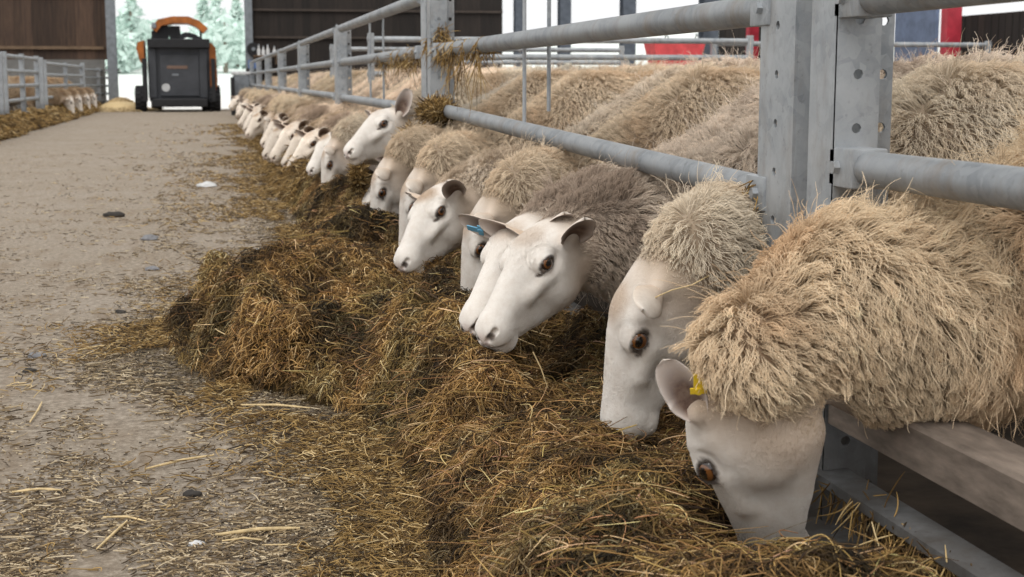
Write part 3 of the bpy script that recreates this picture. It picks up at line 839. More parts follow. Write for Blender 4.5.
lay_strands('silage_strands', x, y, h + .02 * rng.random(len(x)), rng.uniform(.08, .2, len(x)), .002 + .0001 * y, M['silage'], lh, .06, .8, .7 + .6 * rng.random(len(x)))

# loose litter on the passage
n = 130000; u = rng.random(n); y = (1.9 ** -.6 + u * (16 ** -.6 - 1.9 ** -.6)) ** (1 / -.6)
x = rng.uniform(-.36, .5, n) * 1.0; x = np.where(rng.random(n) < .5, rng.uniform(-1, 1, n) * .16 * y - .04 * y, x)
x = np.minimum(x, 1.0)
cl = fbm(np.stack([x * 5, y * 3, x * 0], 1), 33, 3); e = edge_x(y)
nearp = 1 - sstep(e - x, 0, .45)
kp = (rng.random(n) < .30 + .9 * nearp + 1.6 * (cl - .5)) & (x > -2.5)
x, y, nearp = x[kp], y[kp], nearp[kp]; n = len(x)
tone = np.where(rng.random(n) < nearp * .8, .45, 1.0)
lt = lay_strands('floor_litter', x, y, .002 + .004 * rng.random(n), rng.exponential(.013, n).clip(.004, .07), .0006 + .0008 * rng.random(n) + .00006 * y, M['litter'], None, 0, .12, tone, flat=True)
tag(lt, 'short bits of straw and chaff scattered over the passage floor', 'straw litter', None, 'stuff')
# scattered thin silage at the pile's edge
n = 34000; x, y = sample_heap(n, 1.7, 26, 1.4); x = edge_x(y) - rng.exponential(1.0, n) * np.interp(y, [2, 6, 10, 26], [.10, .12, .30, .35]) + .03
kp = fbm(np.stack([x * 4, y * 2, x * 0], 1), 55, 3) > .36 + .16 * sstep(edge_x(y) - x, .05, .5); x, y = x[kp], y[kp]; n = len(x)
st = lay_strands('silage_scatter', x, y, .004 + .006 * rng.random(n), rng.uniform(.02, .07, n), .0007 + .00008 * y, M['silage'], None, .008, .8, .6 + .5 * rng.random(n))
tag(st, 'thin wisps of silage scattered along the edge of the heap', 'silage', None, 'stuff')

# single stalks that stand out
stalks = [((293, 434), (348, 433), 'pale straw stalk lying level below the near lobe of the heap', 3.0),
          ((215, 535), (300, 528), 'long thick pale straw stalk near the bottom of the passage', 4.0),
          ((222, 541), (262, 540), 'short straw stalk lying just in front of the long thick one', 2.2),
          ((145, 469), (214, 455), 'thin pale straw stalk slanting up to the right on bare floor', 2.6),
          ((12, 492), (62, 490), 'short level straw stalk at the left edge of the passage', 2.4),
          ((97, 549), (127, 521), 'straw stalk pointing steeply away beside the crumbled white clod', 2.6),
          ((30, 422), (42, 402), 'small curved straw stalk on the left of the passage', 2.0),
          ((103, 517), (146, 521), 'brownish straw stalk lying level on the lower left floor', 2.2),
          ((78, 350), (115, 345), 'thin straw stalk on bare floor left of the tip of the heap', 1.8),
          ((262, 545), (320, 549), 'thin dull straw stalk lying in front of all the others', 1.6),
          ((240, 405), (310, 408), 'flat pale stalk lying against the foot of the heap', 2.4)]
for (p0, p1, lab, w) in stalks:
    a, b = on_z(*p0, .005), on_z(*p1, .006)
    m_ = (a + b) / 2 + A([.004, .004, .003]); dd = np.linalg.norm(a - CAMP)
    r = w / 1422 * dd * .5
    o = MB().tube([a, a * .5 + m_ * .5, m_, b * .5 + m_ * .5, b], [r * .7, r, r, r, r * .6], 8).build('straw_stalk', M['straw'], smooth=True)
    tag(o, lab, 'straw', 'single straw stalks on the passage')
def clod(px, py, s, mat, lab, name='dung_clod'):
    c = on_z(px, py, 0)
    bm = bmesh.new(); bmesh.ops.create_icosphere(bm, subdivisions=3, radius=1)
    for v in bm.verts:
        q = A(v.co); d = .7 + .6 * noise(q[None] * 2 + px, 5)[0]
        v.co = Vector((q[0] * s * d, q[1] * s * .7 * d, max(q[2] * s * .45 * d, -.003) + s * .1))
    me = D.meshes.new(name); bm.to_mesh(me); bm.free(); me.materials.append(mat)
    for p in me.polygons: p.use_smooth = True
    o = D.objects.new(name, me); o.location = c; link(o); return tag(o, lab, 'dung' if name == 'dung_clod' else 'clod')
clod(36, 357, .026, M['pebble'], 'rounded grey clod on the floor at the left', 'dried_clod')
clod(30, 372, .020, M['dung'], 'small dark dung clod just in front of the rounded grey clod')
clod(114, 217, .06, M['dung'], 'dark dung clod lying alone far up the passage')
clod(150, 240, .045, M['pebble'], 'grey clod further up the passage than the stalks', 'dried_clod')
clod(191, 496, .020, M['dung'], 'dark dung clod near the long thick straw stalk')
clod(196, 545, .014, M['white_plastic'], 'crumbled white clod low on the passage', 'dried_clod')
clod(152, 270, .03, M['pebble'], 'grey lump on the middle of the passage', 'dried_clod')
clod(120, 313, .02, M['dung'], 'dark crumb of dung left of the tip of the silage heap')
clod(262, 252, .035, M['pebble'], 'grey dried clod beside the far scattered silage', 'dried_clod')
clod(207, 187, .07, M['white_plastic'], 'pale lump on the floor where the wheel tracks curve', 'dried_clod')

# ------------------------------------------------------------------ feed barrier on the right
def perforated(mb, base, w, h, along, pitch=.085, r=.0085, th=.006, first=.04):
    """upright plate with a column of holes; base corner, along = horizontal unit vector"""
    al = Vector(along).normalized(); nrm = al.cross(Vector((0, 0, 1))); base = Vector(base)
    z = 0.0
    def P(u, v, d): return base + al * u + Vector((0, 0, v)) + nrm * d
    bm = mb.bm
    while z < h - 1e-6:
        z1 = min(h, z + pitch); cz = (z + z1) / 2; cu = w / 2
        if z1 - z > 2.4 * r:
            outer = [(0, z), (cu, z), (w, z), (w, cz), (w, z1), (cu, z1), (0, z1), (0, cz)]
            inner = [(cu + r * math.cos(t), cz + r * math.sin(t)) for t in [math.radians(225 + 45 * k) for k in range(8)]]
            L_ = []
            for d in (0, th):
                o_ = [bm.verts.new(P(u, v, d)) for u, v in outer]; i_ = [bm.verts.new(P(u, v, d)) for u, v in inner]
                L_.append((o_, i_))
                for k in range(8): bm.faces.new((o_[k], o_[(k + 1) % 8], i_[(k + 1) % 8], i_[k]))
            for k in range(8):
                bm.faces.new((L_[0][1][k], L_[0][1][(k + 1) % 8], L_[1][1][(k + 1) % 8], L_[1][1][k]))
            for k in (2, 3, 6, 7):
                bm.faces.new((L_[0][0][k], L_[0][0][(k + 1) % 8], L_[1][0][(k + 1) % 8], L_[1][0][k]))
        z = z1
ZT, ZU, ZL, ZB, ZR = 1.175, .925, .665, .280, .155
def tape(mb, x0, y0, y1, z0, z1, r, n=14, sag=0):
    mb.tube([(x0, y0 + (y1 - y0) * t, z0 + (z1 - z0) * t - sag * math.sin(math.pi * t)) for t in np.linspace(0, 1, n)], r, 16)
def barrier(y0, y1, lab, zl0=ZL, zl1=ZL, rods=(), group=None, lx=1.0, top=True):
    """y0 nearer end, y1 farther end"""
    b = empty('feed_barrier', (lx, y0, 0)); tag(b, lab, 'feed barrier', group)
    L_ = y1 - y0
    def rail(z0, z1, r=.0285, nm='rail', x=0):
        m_ = MB(); tape(m_, x, .02, L_ - .02, z0, z1, r); return m_.build(nm, M['galv_rail'], b, True)
    if top: rail(ZT, ZT, .030, 'top_rail')
    rail(ZU, ZU, .0290); rail(zl0, zl1, .0275)
    for yy_, zz in ((.0, zl0), (L_, zl1)):      # clamps where the rails meet the ends
        s = 1 if yy_ == 0 else -1
        for z in (zz, ZU):
            k_ = MB(); k_.box((0, yy_ + s * .045, z), (.060, .085, .062), bevel=.004); k_.disc((-.034, yy_ + s * .035, z), (1, 0, 0), .011, .012, 6)
            k_.build('rail_clamp', M['galv'], b, True)
    m_ = MB(); m_.prism([(-.025, 0, ZB - .036), (-.025, 0, ZB + .024), (-.019, 0, ZB + .030), (.05, 0, ZB + .034), (.05, 0, ZB + .028), (-.015, 0, ZB + .022), (-.015, 0, ZB - .036)], (0, L_, 0))
    m_.build('breast_board', M['rusty'], b)
    m_ = MB(); m_.prism([(-.045, 0, ZR - .008), (-.045, 0, ZR + .008), (.01, 0, ZR + .012), (.01, 0, ZR - .012)], (0, L_, 0)); m_.build('lower_bar', M['galv_dirty'], b)
    m_ = MB(); m_.prism([(-.085, 0, 0), (-.085, 0, .075), (-.080, 0, .080), (-.01, 0, .080), (-.01, 0, 0)], (0, L_, 0)); m_.build('bottom_channel', M['galv_dirty'], b)
    for yr, xr, za, zb in rods:
        m_ = MB(); m_.tube([(xr, yr - y0, za), (xr, yr - y0, (za + zb) / 2), (xr, yr - y0, zb)], .0065, 10); m_.build('upright_rod', M['galv'], b, True)
    return b
barrier(-.6, 2.13, 'galvanised feed barrier at the right edge with the tan ewe under its lower rail', .668, .662)
barrier(2.40, 6.25, 'galvanised feed barrier between the near post and the straw-hung post', .595, .668, rods=((4.52, 0, ZL - .03, 1.19), (4.37, .045, .70, 1.19)))
barrier(6.72, 10.9, 'galvanised feed barrier beyond the straw-hung post with two thin rods', .655, .66, rods=((8.97, 0, ZL - .03, 1.17), (8.62, .04, .68, 1.17)))
ends = [11.35]
py_ = 11.35
while py_ < 32:
    y1_ = py_ + 4.15
    barrier(py_, y1_, 'galvanised feed barrier in the distant bays of the long row', group='distant barrier bays'); py_ = y1_ + .42; ends.append(py_)
# posts
def post(y, lab, group=None, h=1.6):
    p = empty('steel_post', (1.0, y, 0)); tag(p, lab, 'steel post', group)
    # rear channel with its perforated cheek, front channel, back flange
    m_ = MB(); m_.box((.015, .235, h / 2), (.068, .012, h)); m_.box((.045, .30, h / 2), (.012, .13, h)); m_.build('rear_channel', M['galv'], p)
    m_ = MB(); perforated(m_, (-.018, .385, 0), .155, h, (0, -1, 0)); m_.build('perforated_cheek', M['galv'], p)
    m_ = MB(); perforated(m_, (-.030, .055, 0), .074, h, (1, 0, 0), first=.0); m_.box((-.027, .10, h / 2), (.006, .10, h)); m_.box((.040, .10, h / 2), (.008, .10, h)); m_.build('front_channel', M['galv'], p)
    m_ = MB(); perforated(m_, (.045, .085, 0), .036, h, (1, 0, 0)); m_.build('side_flange', M['galv'], p)
    for z in (ZL - .02, ZU):
        m_ = MB(); m_.disc((.02, .045, z), (0, 1, 0), .012, .02, 6); m_.disc((.02, .052, z), (0, 1, 0), .018, .004, 16); m_.build('bolt', M['steel_grey'], p)
    return p
post(2.06, 'big galvanised steel post with punched holes between the two nearest barriers')
post(6.25, 'galvanised steel post hung with straw beside the ewe with the raised head')
for k, y in enumerate([10.9] + [e - .42 for e in ends[1:]]):
    post(y, 'galvanised steel post at the start of the distant barrier bays' if k == 0 else 'galvanised steel post between the distant barrier bays', None if k == 0 else 'distant steel posts', h=1.21)

# cross gate dividing the pens, seen through the barrier
def cross_gate(y, x0, x1, lab, zs, group=None, ups=()):
    g = empty('divider_gate', (x0, y, 0)); tag(g, lab, 'gate', group)
    for z in zs:
        m_ = MB(); m_.tube([(0, 0, z), ((x1 - x0) / 2, 0, z), (x1 - x0, 0, z)], .024, 12); m_.build('rail', M['galv'], g, True)
    for u in (0.03,) + ups + (x1 - x0 - .03,):
        m_ = MB(); m_.box((u, .0, .62), (.05, .05, 1.1), bevel=.004); m_.build('upright', M['galv'], g)
    return g
cross_gate(11.7, 1.28, 4.6, 'galvanised gate across the pen behind the straw-hung post', (1.12, .98, .84, .66, .42), ups=())
cross_gate(15.6, 1.30, 4.6, 'galvanised gate across the pen in the middle distance', (1.12, .98, .84, .66), )
cross_gate(12.9, 4.65, 7.55, 'long rail gate in front of the dark slatted side wall', (1.13, .9, .6))

# strands hanging on barriers and posts
def hang(name, lab, pts, n, L, spread, parent=None, down=.8):
    pts = A(pts, float); i = rng.integers(0, len(pts), n)
    P0 = pts[i] + rng.normal(0, 1, (n, 3)) * A(spread)
    K = 6; s = np.linspace(0, 1, K)[None, :, None]
    d = unit(rng.normal(0, 1, (n, 3)) + A([0, 0, -down * 2])); ll = L * rng.uniform(.4, 1.2, n)[:, None, None]
    c2 = rng.normal(0, .5, (n, 1, 3))
    P = P0[:, None] + d[:, None] * ll * s + c2 * ll * s * s * .6 + A([0, 0, -1]) * ll * s * s * .3
    o = strands(name, P, np.full((n, K), .0011) * A([.7, 1, 1, 1, .8, .4])[None], np.full((n, K, 3), 1.0), M['silage'], parent)
    if lab: tag(o, lab, 'silage', None, 'stuff')
    return o
def ringpts(y, z, r=.031, x=1.0): return [(x + r * math.cos(a), y + rng.normal(0, .008), z + r * math.sin(a)) for a in np.linspace(0, 6.28, 24)]
R1 = []
for y in (6.1, 5.95, 5.75, 5.5, 5.2): R1 += ringpts(y, ZU)
hang('draped_silage', 'wisps of silage wound round the upper rail right of the straw-hung post', R1, 420, .05, (.003, .004, .003))
R2 = []
for y in (6.85, 7.1, 7.4, 7.7, 8.3): R2 += ringpts(y, ZU) + [(1.0, y, ZU - .03)] * 10
hang('draped_silage', 'wisps of silage hanging from the upper rail left of the straw-hung post', R2, 420, .07, (.003, .006, .003))
hang('draped_silage', 'silage caught round the bolt on the straw-hung post', [(1.02 + .03 * math.cos(a), 6.29, ZU + .03 + .05 * math.sin(a)) for a in np.linspace(0, 6.28, 30)] + [(.98, 6.45, ZU + .03)] * 10, 420, .045, (.006, .006, .02))
hang('draped_silage', 'few long silage wisps hanging below the upper rail of the second barrier', [(1.0, 5.35, ZU - .03), (1.0, 5.7, ZU - .03), (1.0, 5.95, ZU - .03)], 60, .13, (.003, .02, .003), down=2.5)
hang('draped_silage', 'tuft of silage stuck round the lower bolt of the big near post', [(.985, 2.44, .585), (.985, 2.47, .60)], 160, .03, (.012, .012, .016))
def clump(c, r, n, lab, name='silage_clump', L=.07):
    P0 = rng.normal(0, 1, (n, 3)); P0 = unit(P0) * (rng.random((n, 1)) ** .4) * A(r) + A(c)
    K = 6; s = np.linspace(-.5, .5, K)[None, :, None]
    d = unit(rng.normal(0, 1, (n, 3)) * A([1, 1, .5])); cc = rng.normal(0, 1, (n, 1, 3))
    P = P0[:, None] + d[:, None] * L * s + cc * L * (s * s) * .8
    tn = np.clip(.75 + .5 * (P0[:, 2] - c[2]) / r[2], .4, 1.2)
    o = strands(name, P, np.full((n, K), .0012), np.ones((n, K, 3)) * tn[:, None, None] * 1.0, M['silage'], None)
    tag(o, lab, 'silage', None, 'stuff'); return o
c_ = on_x(437, 112, .97); clump(tuple(c_), (.06, .16, .045), 3500, 'mound of silage lying on the lower rail under the straw-hung post')
c_ = on_x(412, 150, .84); clump(tuple(c_), (.045, .05, .10), 2200, 'silage hanging over the neck beside the raised head')
mz = A([.592, 6.286, .483]); clump((mz[0] + .05, mz[1] + .03, mz[2] - .115), (.025, .025, .075), 1200, 'wad of silage hanging from the mouth of the ewe with the raised head', L=.05)
# stalk in the mouth of the amber-eyed ewe
a, b = on_x(533, 352, .63), on_x(548, 388, .66)
o = MB().tube([a, (a + b) / 2 + A([0, 0, .006]), b], [.0014, .0014, .0008], 6).build('grass_stalk', M['straw'], smooth=True)
tag(o, 'single yellow stalk hanging from the mouth of the amber-eyed ewe', 'grass stalk')
pts_ = [on_y(*p) for p in ((650, 307, 2.36), (656, 297, 2.35), (672, 290, 2.335), (692, 285, 2.33), (712, 274, 2.36), (728, 258, 2.41), (738, 238, 2.46))]
o = MB().tube(pts_, .0013, 6).build('straw_strand', M['straw'], smooth=True); tag(o, 'thin bent straw lying across the head of the white-faced ewe behind the nearest', 'straw')
c_ = on_y(722, 254, 2.40); o = MB()
o.prism([Vector(c_) + Vector(v) for v in ((-.010, 0, 0), (-.004, 0, .004), (-.003, 0, .012), (.002, 0, .006), (.010, 0, .007), (.006, 0, 0), (.009, 0, -.008), (.001, 0, -.005), (-.006, 0, -.008))], (0, .003, 0))
tag(o.build('dry_leaf', M['beige_leaf']), 'small dry brown leaf caught in the neck wool behind the nearest ewe', 'leaf')
hang('draped_silage', 'wisps of silage trapped under the lower bar at the right', [(.97, y, ZR) for y in np.linspace(1.7, 2.0, 8)], 200, .06, (.015, .05, .006), down=.6)

# ------------------------------------------------------------------ far gable wall, columns
def board_wall(name, x0, x1, z0, z1, y, mat, bw=.22, side=False, gap=-.004, lab=None):
    bm = bmesh.new(); cols = []
    x = x0
    while x < x1 - .01:
        w = min(bw, x1 - x) - gap; t = rng.uniform(.55, 1.35); d = rng.uniform(0, .012)
        r = bmesh.ops.create_cube(bm, size=1.0)
        for v in r['verts']:
            u, dd, z = x + w / 2 + v.co.x * w, y + d + v.co.y * .03, (z0 + z1) / 2 + v.co.z * (z1 - z0)
            v.co = (dd, u, z) if side else (u, dd, z)
        cols += [t] * 8; x += bw
    bmesh.ops.recalc_face_normals(bm, faces=bm.faces)
    me = D.meshes.new(name); bm.to_mesh(me); bm.free(); me.materials.append(mat)
    at = me.attributes.new('tone', 'FLOAT_COLOR', 'POINT'); c = np.ones((len(cols), 4), np.float32); c[:, :3] = A(cols)[:, None]
    at.data.foreach_set('color', c.ravel())
    o = D.objects.new(name, me); link(o); o['kind'] = 'structure'; return o
WY = 39.0
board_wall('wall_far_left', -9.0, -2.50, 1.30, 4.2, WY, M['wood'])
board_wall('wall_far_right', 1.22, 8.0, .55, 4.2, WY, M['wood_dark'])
MB().box((-5.8, WY + .05, .65), (6.4, .14, 1.3)).build('wall_far_left_panel', M['concrete'])['kind'] = 'structure'
MB().box((4.6, WY + .05, .28), (6.9, .14, .56)).build('wall_far_right_panel', M['concrete'])['kind'] = 'structure'
for k, (x0, x1, z) in enumerate([(-9, -2.6, 1.60), (-9, -2.6, 2.98), (1.22, 8, 1.9), (1.22, 8, 2.62)]):
    MB().box(((x0 + x1) / 2, WY - .05, z), (x1 - x0, .06, .08 if k < 2 else .06)).build('trim_%d' % (k + 1), M['rail_wood'] if k < 2 else M['rail_dark'])['kind'] = 'structure'
def hcol(x, y, name, lab, z1=4.2, w=.18, mat=None, group=None):
    m_ = MB(); m_.box((0, 0, z1 / 2), (.012, w, z1)); m_.box((0, -w / 2, z1 / 2), (w, .014, z1)); m_.box((0, w / 2, z1 / 2), (w, .014, z1))
    o = m_.build(name, mat or M['steel_grey'], loc=(x, y, 0)); o['kind'] = 'structure'; return o
hcol(-2.40, WY - .1, 'trim_5', '', w=.24); hcol(1.12, WY - .1, 'trim_6', '', w=.2)
# right side: open side with steel columns, nearer part closed by dark boards
for k, px in enumerate((480, 514, 558, 620, 699)):
    T_ = (px - 207.0); tt = 1 / (1487 / T_ - .2145); y = 7.75 / tt
    hcol(7.8, y, 'pillar_%d' % (k + 1), '', z1=4.2, w=.25, mat=M['steel_dark'])
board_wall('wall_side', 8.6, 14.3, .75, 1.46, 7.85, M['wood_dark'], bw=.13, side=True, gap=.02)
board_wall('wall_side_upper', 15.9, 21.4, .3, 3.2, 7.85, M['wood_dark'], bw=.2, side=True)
MB().box((7.82, 14.95, 1.25), (.04, .95, 1.4)).build('wall_side_panel', M['blue_panel'])['kind'] = 'structure'
rp = MB(); rp.box((7.62, 13.75, 1.1), (.16, .012, 2.2)); rp.box((7.55, 13.82, 1.1), (.012, .14, 2.2)); rp.box((7.69, 13.82, 1.1), (.012, .14, 2.2))
tag(rp.build('red_post', M['red_paint']), 'red painted steel post in front of the dark slatted side wall', 'post')
rp = MB(); rp.box((7.60, 19.3, 1.0), (.14, .012, 2.0)); rp.box((7.54, 19.37, 1.0), (.012, .14, 2.0))
tag(rp.build('red_post', M['red_paint']), 'red steel post seen just left of the big near post', 'post')
# red tub
tb = MB(); v = []
t_ = MB()
def tub(mb, c, w0, w1, d, h, t=.012):
    o = [(-w0 / 2, -d / 2, 0), (w0 / 2, -d / 2, 0), (w0 / 2, d / 2, 0), (-w0 / 2, d / 2, 0)]; T2 = [(-w1 / 2, -d * .6, h), (w1 / 2, -d * .6, h), (w1 / 2, d * .6, h), (-w1 / 2, d * .6, h)]
    sc = lambda P, k: [(x * k, y * k, z + (.012 if z == 0 else 0)) for x, y, z in P]
    bm = mb.bm
    rings = [[bm.verts.new(A(p) + A(c)) for p in R] for R in (o, T2, sc(T2, .95), sc(o, .94))]
    bm.faces.new(rings[0][::-1]); bm.faces.new(rings[3])
    for a_, b_ in ((0, 1), (1, 2), (2, 3)):
        for i in range(4): bm.faces.new((rings[a_][i], rings[a_][(i + 1) % 4], rings[b_][(i + 1) % 4], rings[b_][i]))
tub(t_, (0, 0, 0), .42, .52, .28, .24)
tc_ = on_y(674, 66, 13.2)
tr = t_.build('red_tub', M['red_plastic'], loc=(tc_[0], tc_[1], tc_[2])); tag(tr, 'red plastic tub hung above the backs of the sheep deep in the pen', 'tub')
MB().tube([(-.26, -.16, .235), (.26, -.16, .235)], .012, 8).build('rim', M['red_plastic'], tr)
for sx in (-.15, .15): MB().tube([(sx, -.16, .23), (sx, -.20, .30), (sx, -.27, .26)], .006, 8).build('hanging_hook', M['steel_grey'], tr)

# ------------------------------------------------------------------ left side gates and sheep
def field_gate(x, y0, y1, z1, lab, n=5, lean=0.0, x1=None):
    """gate from (x,y0) to (x1,y1)"""
    x1 = x if x1 is None else x1
    g = empty('field_gate', (x, y0, 0)); tag(g, lab, 'gate')
    dx, dy = x1 - x, y1 - y0
    for k in range(n):
        z = .22 + (z1 - .22) * k / (n - 1)
        MB().tube([(0, 0, z), (dx / 2, dy / 2, z), (dx, dy, z)], .034, 10).build('rail', M['galv'], g, True)
    for t in (0, .5, 1):
        m_ = MB(); m_.box((dx * t, dy * t, z1 / 2 + .03), (.08, .08, z1 + .06)); m_.build('upright', M['galv'], g)
    return g
XL = -3.05
field_gate(XL, 17.2, 22.2, 1.16, 'galvanised gate at the very left edge beside the silage bank')
field_gate(XL, 23.3, 27.6, 1.16, 'galvanised five-rail gate nearest on the left side of the passage')
field_gate(XL, 28.9, 37.2, 1.10, 'galvanised gate on the left with sheep heads poking under it')
field_gate(-3.1, 38.0, 39.6, 1.03, 'bright galvanised gate in daylight closing off the left pen', x1=-2.42)
for k, y in enumerate((22.75, 28.25, 37.6)):
    o = MB().box((0, 0, .60), (.10, .10, 1.20), bevel=.01).build('gate_post', M['galv'], loc=(XL, y, 0))
    tag(o, ['galvanised gate post at the left picture edge', 'galvanised gate post left of the feeding sheep across the passage', 'galvanised gate post by the left column of the far opening'][k], 'gate post')
LG = 'ewes feeding on the left side of the passage'
for y in (30.2, 32.2, 34.4, 36.3):
    place('B', (XL - .42, y, .02), -.15 + rng.uniform(-.1, .1), 'ewe feeding under the gate on the left side of the passage', LG, 1.05, (.85, .75, .65))
for x, y in ((-4.3, 26.2), (-4.4, 31), (-4.5, 34.5), (-4.2, 24.8)):
    place('P', (x, y, .0), rng.uniform(0, 3), 'ewe standing behind the gates of the left pen', 'ewes standing in the left pen', 1.0, (.9, .9, .9))

# ------------------------------------------------------------------ machine in the passage
tc = on_z(181, 111.5, 0); TX, TY = tc[0], tc[1]
S_ = TY / 1422.0 * 1.02
def tz(py): return CAM_H - (py - 79) * S_
def tx(px): return (px - 181) * S_
trc = empty('feed_loader', (TX, TY, 0)); tag(trc, 'dark grey and orange farm loader seen from behind driving out of the barn', 'farm vehicle')
def P3(px, py, d=0): return Vector((tx(px), d, tz(py)))
m_ = MB(); m_.box((0, 1.0, (tz(48) + tz(100)) / 2), (tx(208) - tx(151), 2.0, tz(48) - tz(100)), bevel=.05); m_.build('rear_body', M['tractor_grey'], trc)
m_ = MB(); m_.box((0, -.03, (tz(56) + tz(95)) / 2), (tx(198) - tx(162), .06, tz(56) - tz(95)), bevel=.02); m_.build('tailgate', M['tractor_grey'], trc)
for px in (156, 203): MB().box((tx(px), -.03, (tz(50) + tz(97)) / 2), (.20, .10, tz(50) - tz(97)), bevel=.03).build('corner_pillar', M['tractor_grey'], trc)
MB().box((0, .2, tz(101)), (tx(205) - tx(155), 1.6, .20), bevel=.03).build('chassis', M['tractor_black'], trc)
MB().box((0, .2, tz(46)), (tx(207) - tx(150), .9, .22), bevel=.02).build('top_rim', M['tractor_black'], trc)
MB().box((tx(164), -.05, tz(43.3)), (.52, .3, .06), bevel=.02).build('hay_ledge', M['brown_letters'], trc)
MB().box((tx(179), -.065, tz(68)), (.50, .012, .075)).build('faded_lettering', M['brown_letters'], trc)
MB().box((tx(177), -.065, tz(75)), (.16, .012, .05)).build('badge', M['steel_grey'], trc)
MB().disc((tx(168), -.07, tz(87)), (0, 1, 0), .10, .014, 24).build('round_sticker', M['sticker'], trc)
for sd, a_, b_ in ((-1, 142, 149), (1, 209, 216)):
    m_ = MB(); z0_, z1_ = (tz(66), tz(45)) if sd < 0 else (tz(100), tz(46))
    xm = tx(a_); xn = tx(b_)
    if sd < 0: out = [(xn, 0, z0_), (xm + .08, 0, z0_ + .08), (xm, 0, z1_ - .15), (xm + .03, 0, z1_), (xn, 0, z1_ + .05)]
    else: out = [(xm, 0, z0_), (xn - .05, 0, z0_), (xn, 0, z0_ + .5), (xn - .03, 0, z1_ - .1), (xm + .05, 0, z1_ + .03), (xm, 0, z1_)]
    m_.prism(out, (0, 1.2, 0)); m_.build('side_panel', M['orange'], trc)
    MB().box((tx(212 if sd > 0 else 149), .0, tz(80)), (.1, .5, tz(60) - tz(100))).build('side_frame', M['tractor_black'], trc)
# cab roof and guard arch
arch = [(P3(px, py).x, P3(px, py).z) for px, py in ((157, 44), (158, 33), (164, 26), (176, 23.5), (190, 23.5), (199, 27), (206, 33.5))]
def strip(mb, pts, w, d0, d1):
    n = len(pts); up = []; lo = []
    for i, (x, z) in enumerate(pts):
        a_ = pts[max(i - 1, 0)]; b_ = pts[min(i + 1, n - 1)]; t = Vector((b_[0] - a_[0], 0, b_[1] - a_[1])).normalized(); nn_ = Vector((-t.z, 0, t.x))
        up.append(Vector((x, d0, z)) + nn_ * w / 2); lo.append(Vector((x, d0, z)) - nn_ * w / 2)
    mb.prism(up + lo[::-1], (0, d1 - d0, 0))
m_ = MB(); strip(m_, arch[1:], .17, .3, 1.3); m_.build('roof_arch', M['orange'], trc)
m_ = MB(); m_.prism([(tx(155), .5, tz(44)), (tx(156), .5, tz(34)), (tx(164), .5, tz(29)), (tx(182), .5, tz(29)), (tx(183), .5, tz(44)), (tx(173), .5, tz(44)), (tx(172), .5, tz(37)), (tx(169.5), .5, tz(44))], (0, .5, 0)); m_.build('cab', M['tractor_black'], trc)
m_ = MB(); m_.box((tx(201.5), .6, tz(38)), (.06, .1, .36)); m_.build('cab_pillar', M['tractor_black'], trc)
m_ = MB(); strip(m_, [(tx(181), tz(40)), (tx(188), tz(37)), (tx(195), tz(38.5)), (tx(202), tz(43))], .12, .4, .9); m_.build('engine_hood', M['tractor_black'], trc)
m_ = MB(); m_.box((tx(158.5), .3, tz(29)), (.11, .1, .14), bevel=.02); m_.build('work_lamp', M['steel_grey'], trc)
MB().box((tx(212), -.04, tz(91)), (.13, .06, .14), bevel=.015).build('tail_light', M['red_light'], trc)
def wheel(x, y, r, w):
    z = r
    t = MB(); prof = [(r * .55, -w / 2), (r * .88, -w / 2), (r * .985, -w * .36), (r, 0), (r * .985, w * .36), (r * .88, w / 2), (r * .55, w / 2)]
    n = 36; rings = [[t.bm.verts.new((x + o_, y + rr * math.cos(2 * math.pi * k / n), z + rr * math.sin(2 * math.pi * k / n))) for k in range(n)] for rr, o_ in prof]
    for i in range(len(prof) - 1):
        for k in range(n): t.bm.faces.new((rings[i][k], rings[i][(k + 1) % n], rings[i + 1][(k + 1) % n], rings[i + 1][k]))
    for k in range(18):
        a = 2 * math.pi * k / 18
        for sg in (-1, 1):
            t.box((x + sg * w * .22, y + (r + .006) * math.cos(a + sg * .08), z + (r + .006) * math.sin(a + sg * .08)), (w * .45, .03, .035), Matrix.Rotation(a, 4, 'X'))
    o = t.build('wheel', M['black_rubber'], trc, True)
    h = MB(); h.disc((x, y, z), (1, 0, 0), r * .56, w * .8, 20); h.disc((x, y, z), (1, 0, 0), r * .2, w * 1.02, 12); h.build('hub', M['orange'], o)
for px, w, y in ((144.5, .27, .15), (213, .27, .15), (157, .26, 1.5), (205, .26, 1.5)):
    wheel(tx(px), y, .31 if y < 1 else .30, w)

# ------------------------------------------------------------------ things by the right end of the far opening
c = on_z(241, 112, 0); yb = 33.2
def X_at(px, y): d = ray(px, 79); return d[0] / d[1] * y
def Z_at(py, y): return CAM_H - (py - 79) * y / 1422.0 * 1.02
g = empty('water_tank', (X_at(241, yb), yb, 0)); tag(g, 'pale grey metal tank at the far end of the feeding row', 'tank')
MB().box((0, 0, .45), (.36, .7, .88), bevel=.03).build('tank_body', M['steel_grey'], g); MB().box((0, 0, .93), (.42, .76, .07), bevel=.02).build('lid', M['white_plastic'], g)
o = MB().box((0, 0, .42), (.09, .3, .84), bevel=.02).build('dark_board', M['tractor_black'], loc=(X_at(232.5, yb - .6), yb - .6, 0)); tag(o, 'dark upright board leaning by the grey tank', 'board')
g = empty('wall_shelf', (X_at(266, WY - .3), WY - .3, 0)); tag(g, 'dark shelf unit on the boards right of the far opening', 'shelf')
MB().box((0, 0, Z_at(57.5, WY)), (.62, .35, .04)).build('shelf_board', M['rail_wood'], g)
for sx in (-.28, .28): MB().box((sx, .05, Z_at(61.5, WY)), (.04, .25, .2)).build('bracket', M['rail_wood'], g)
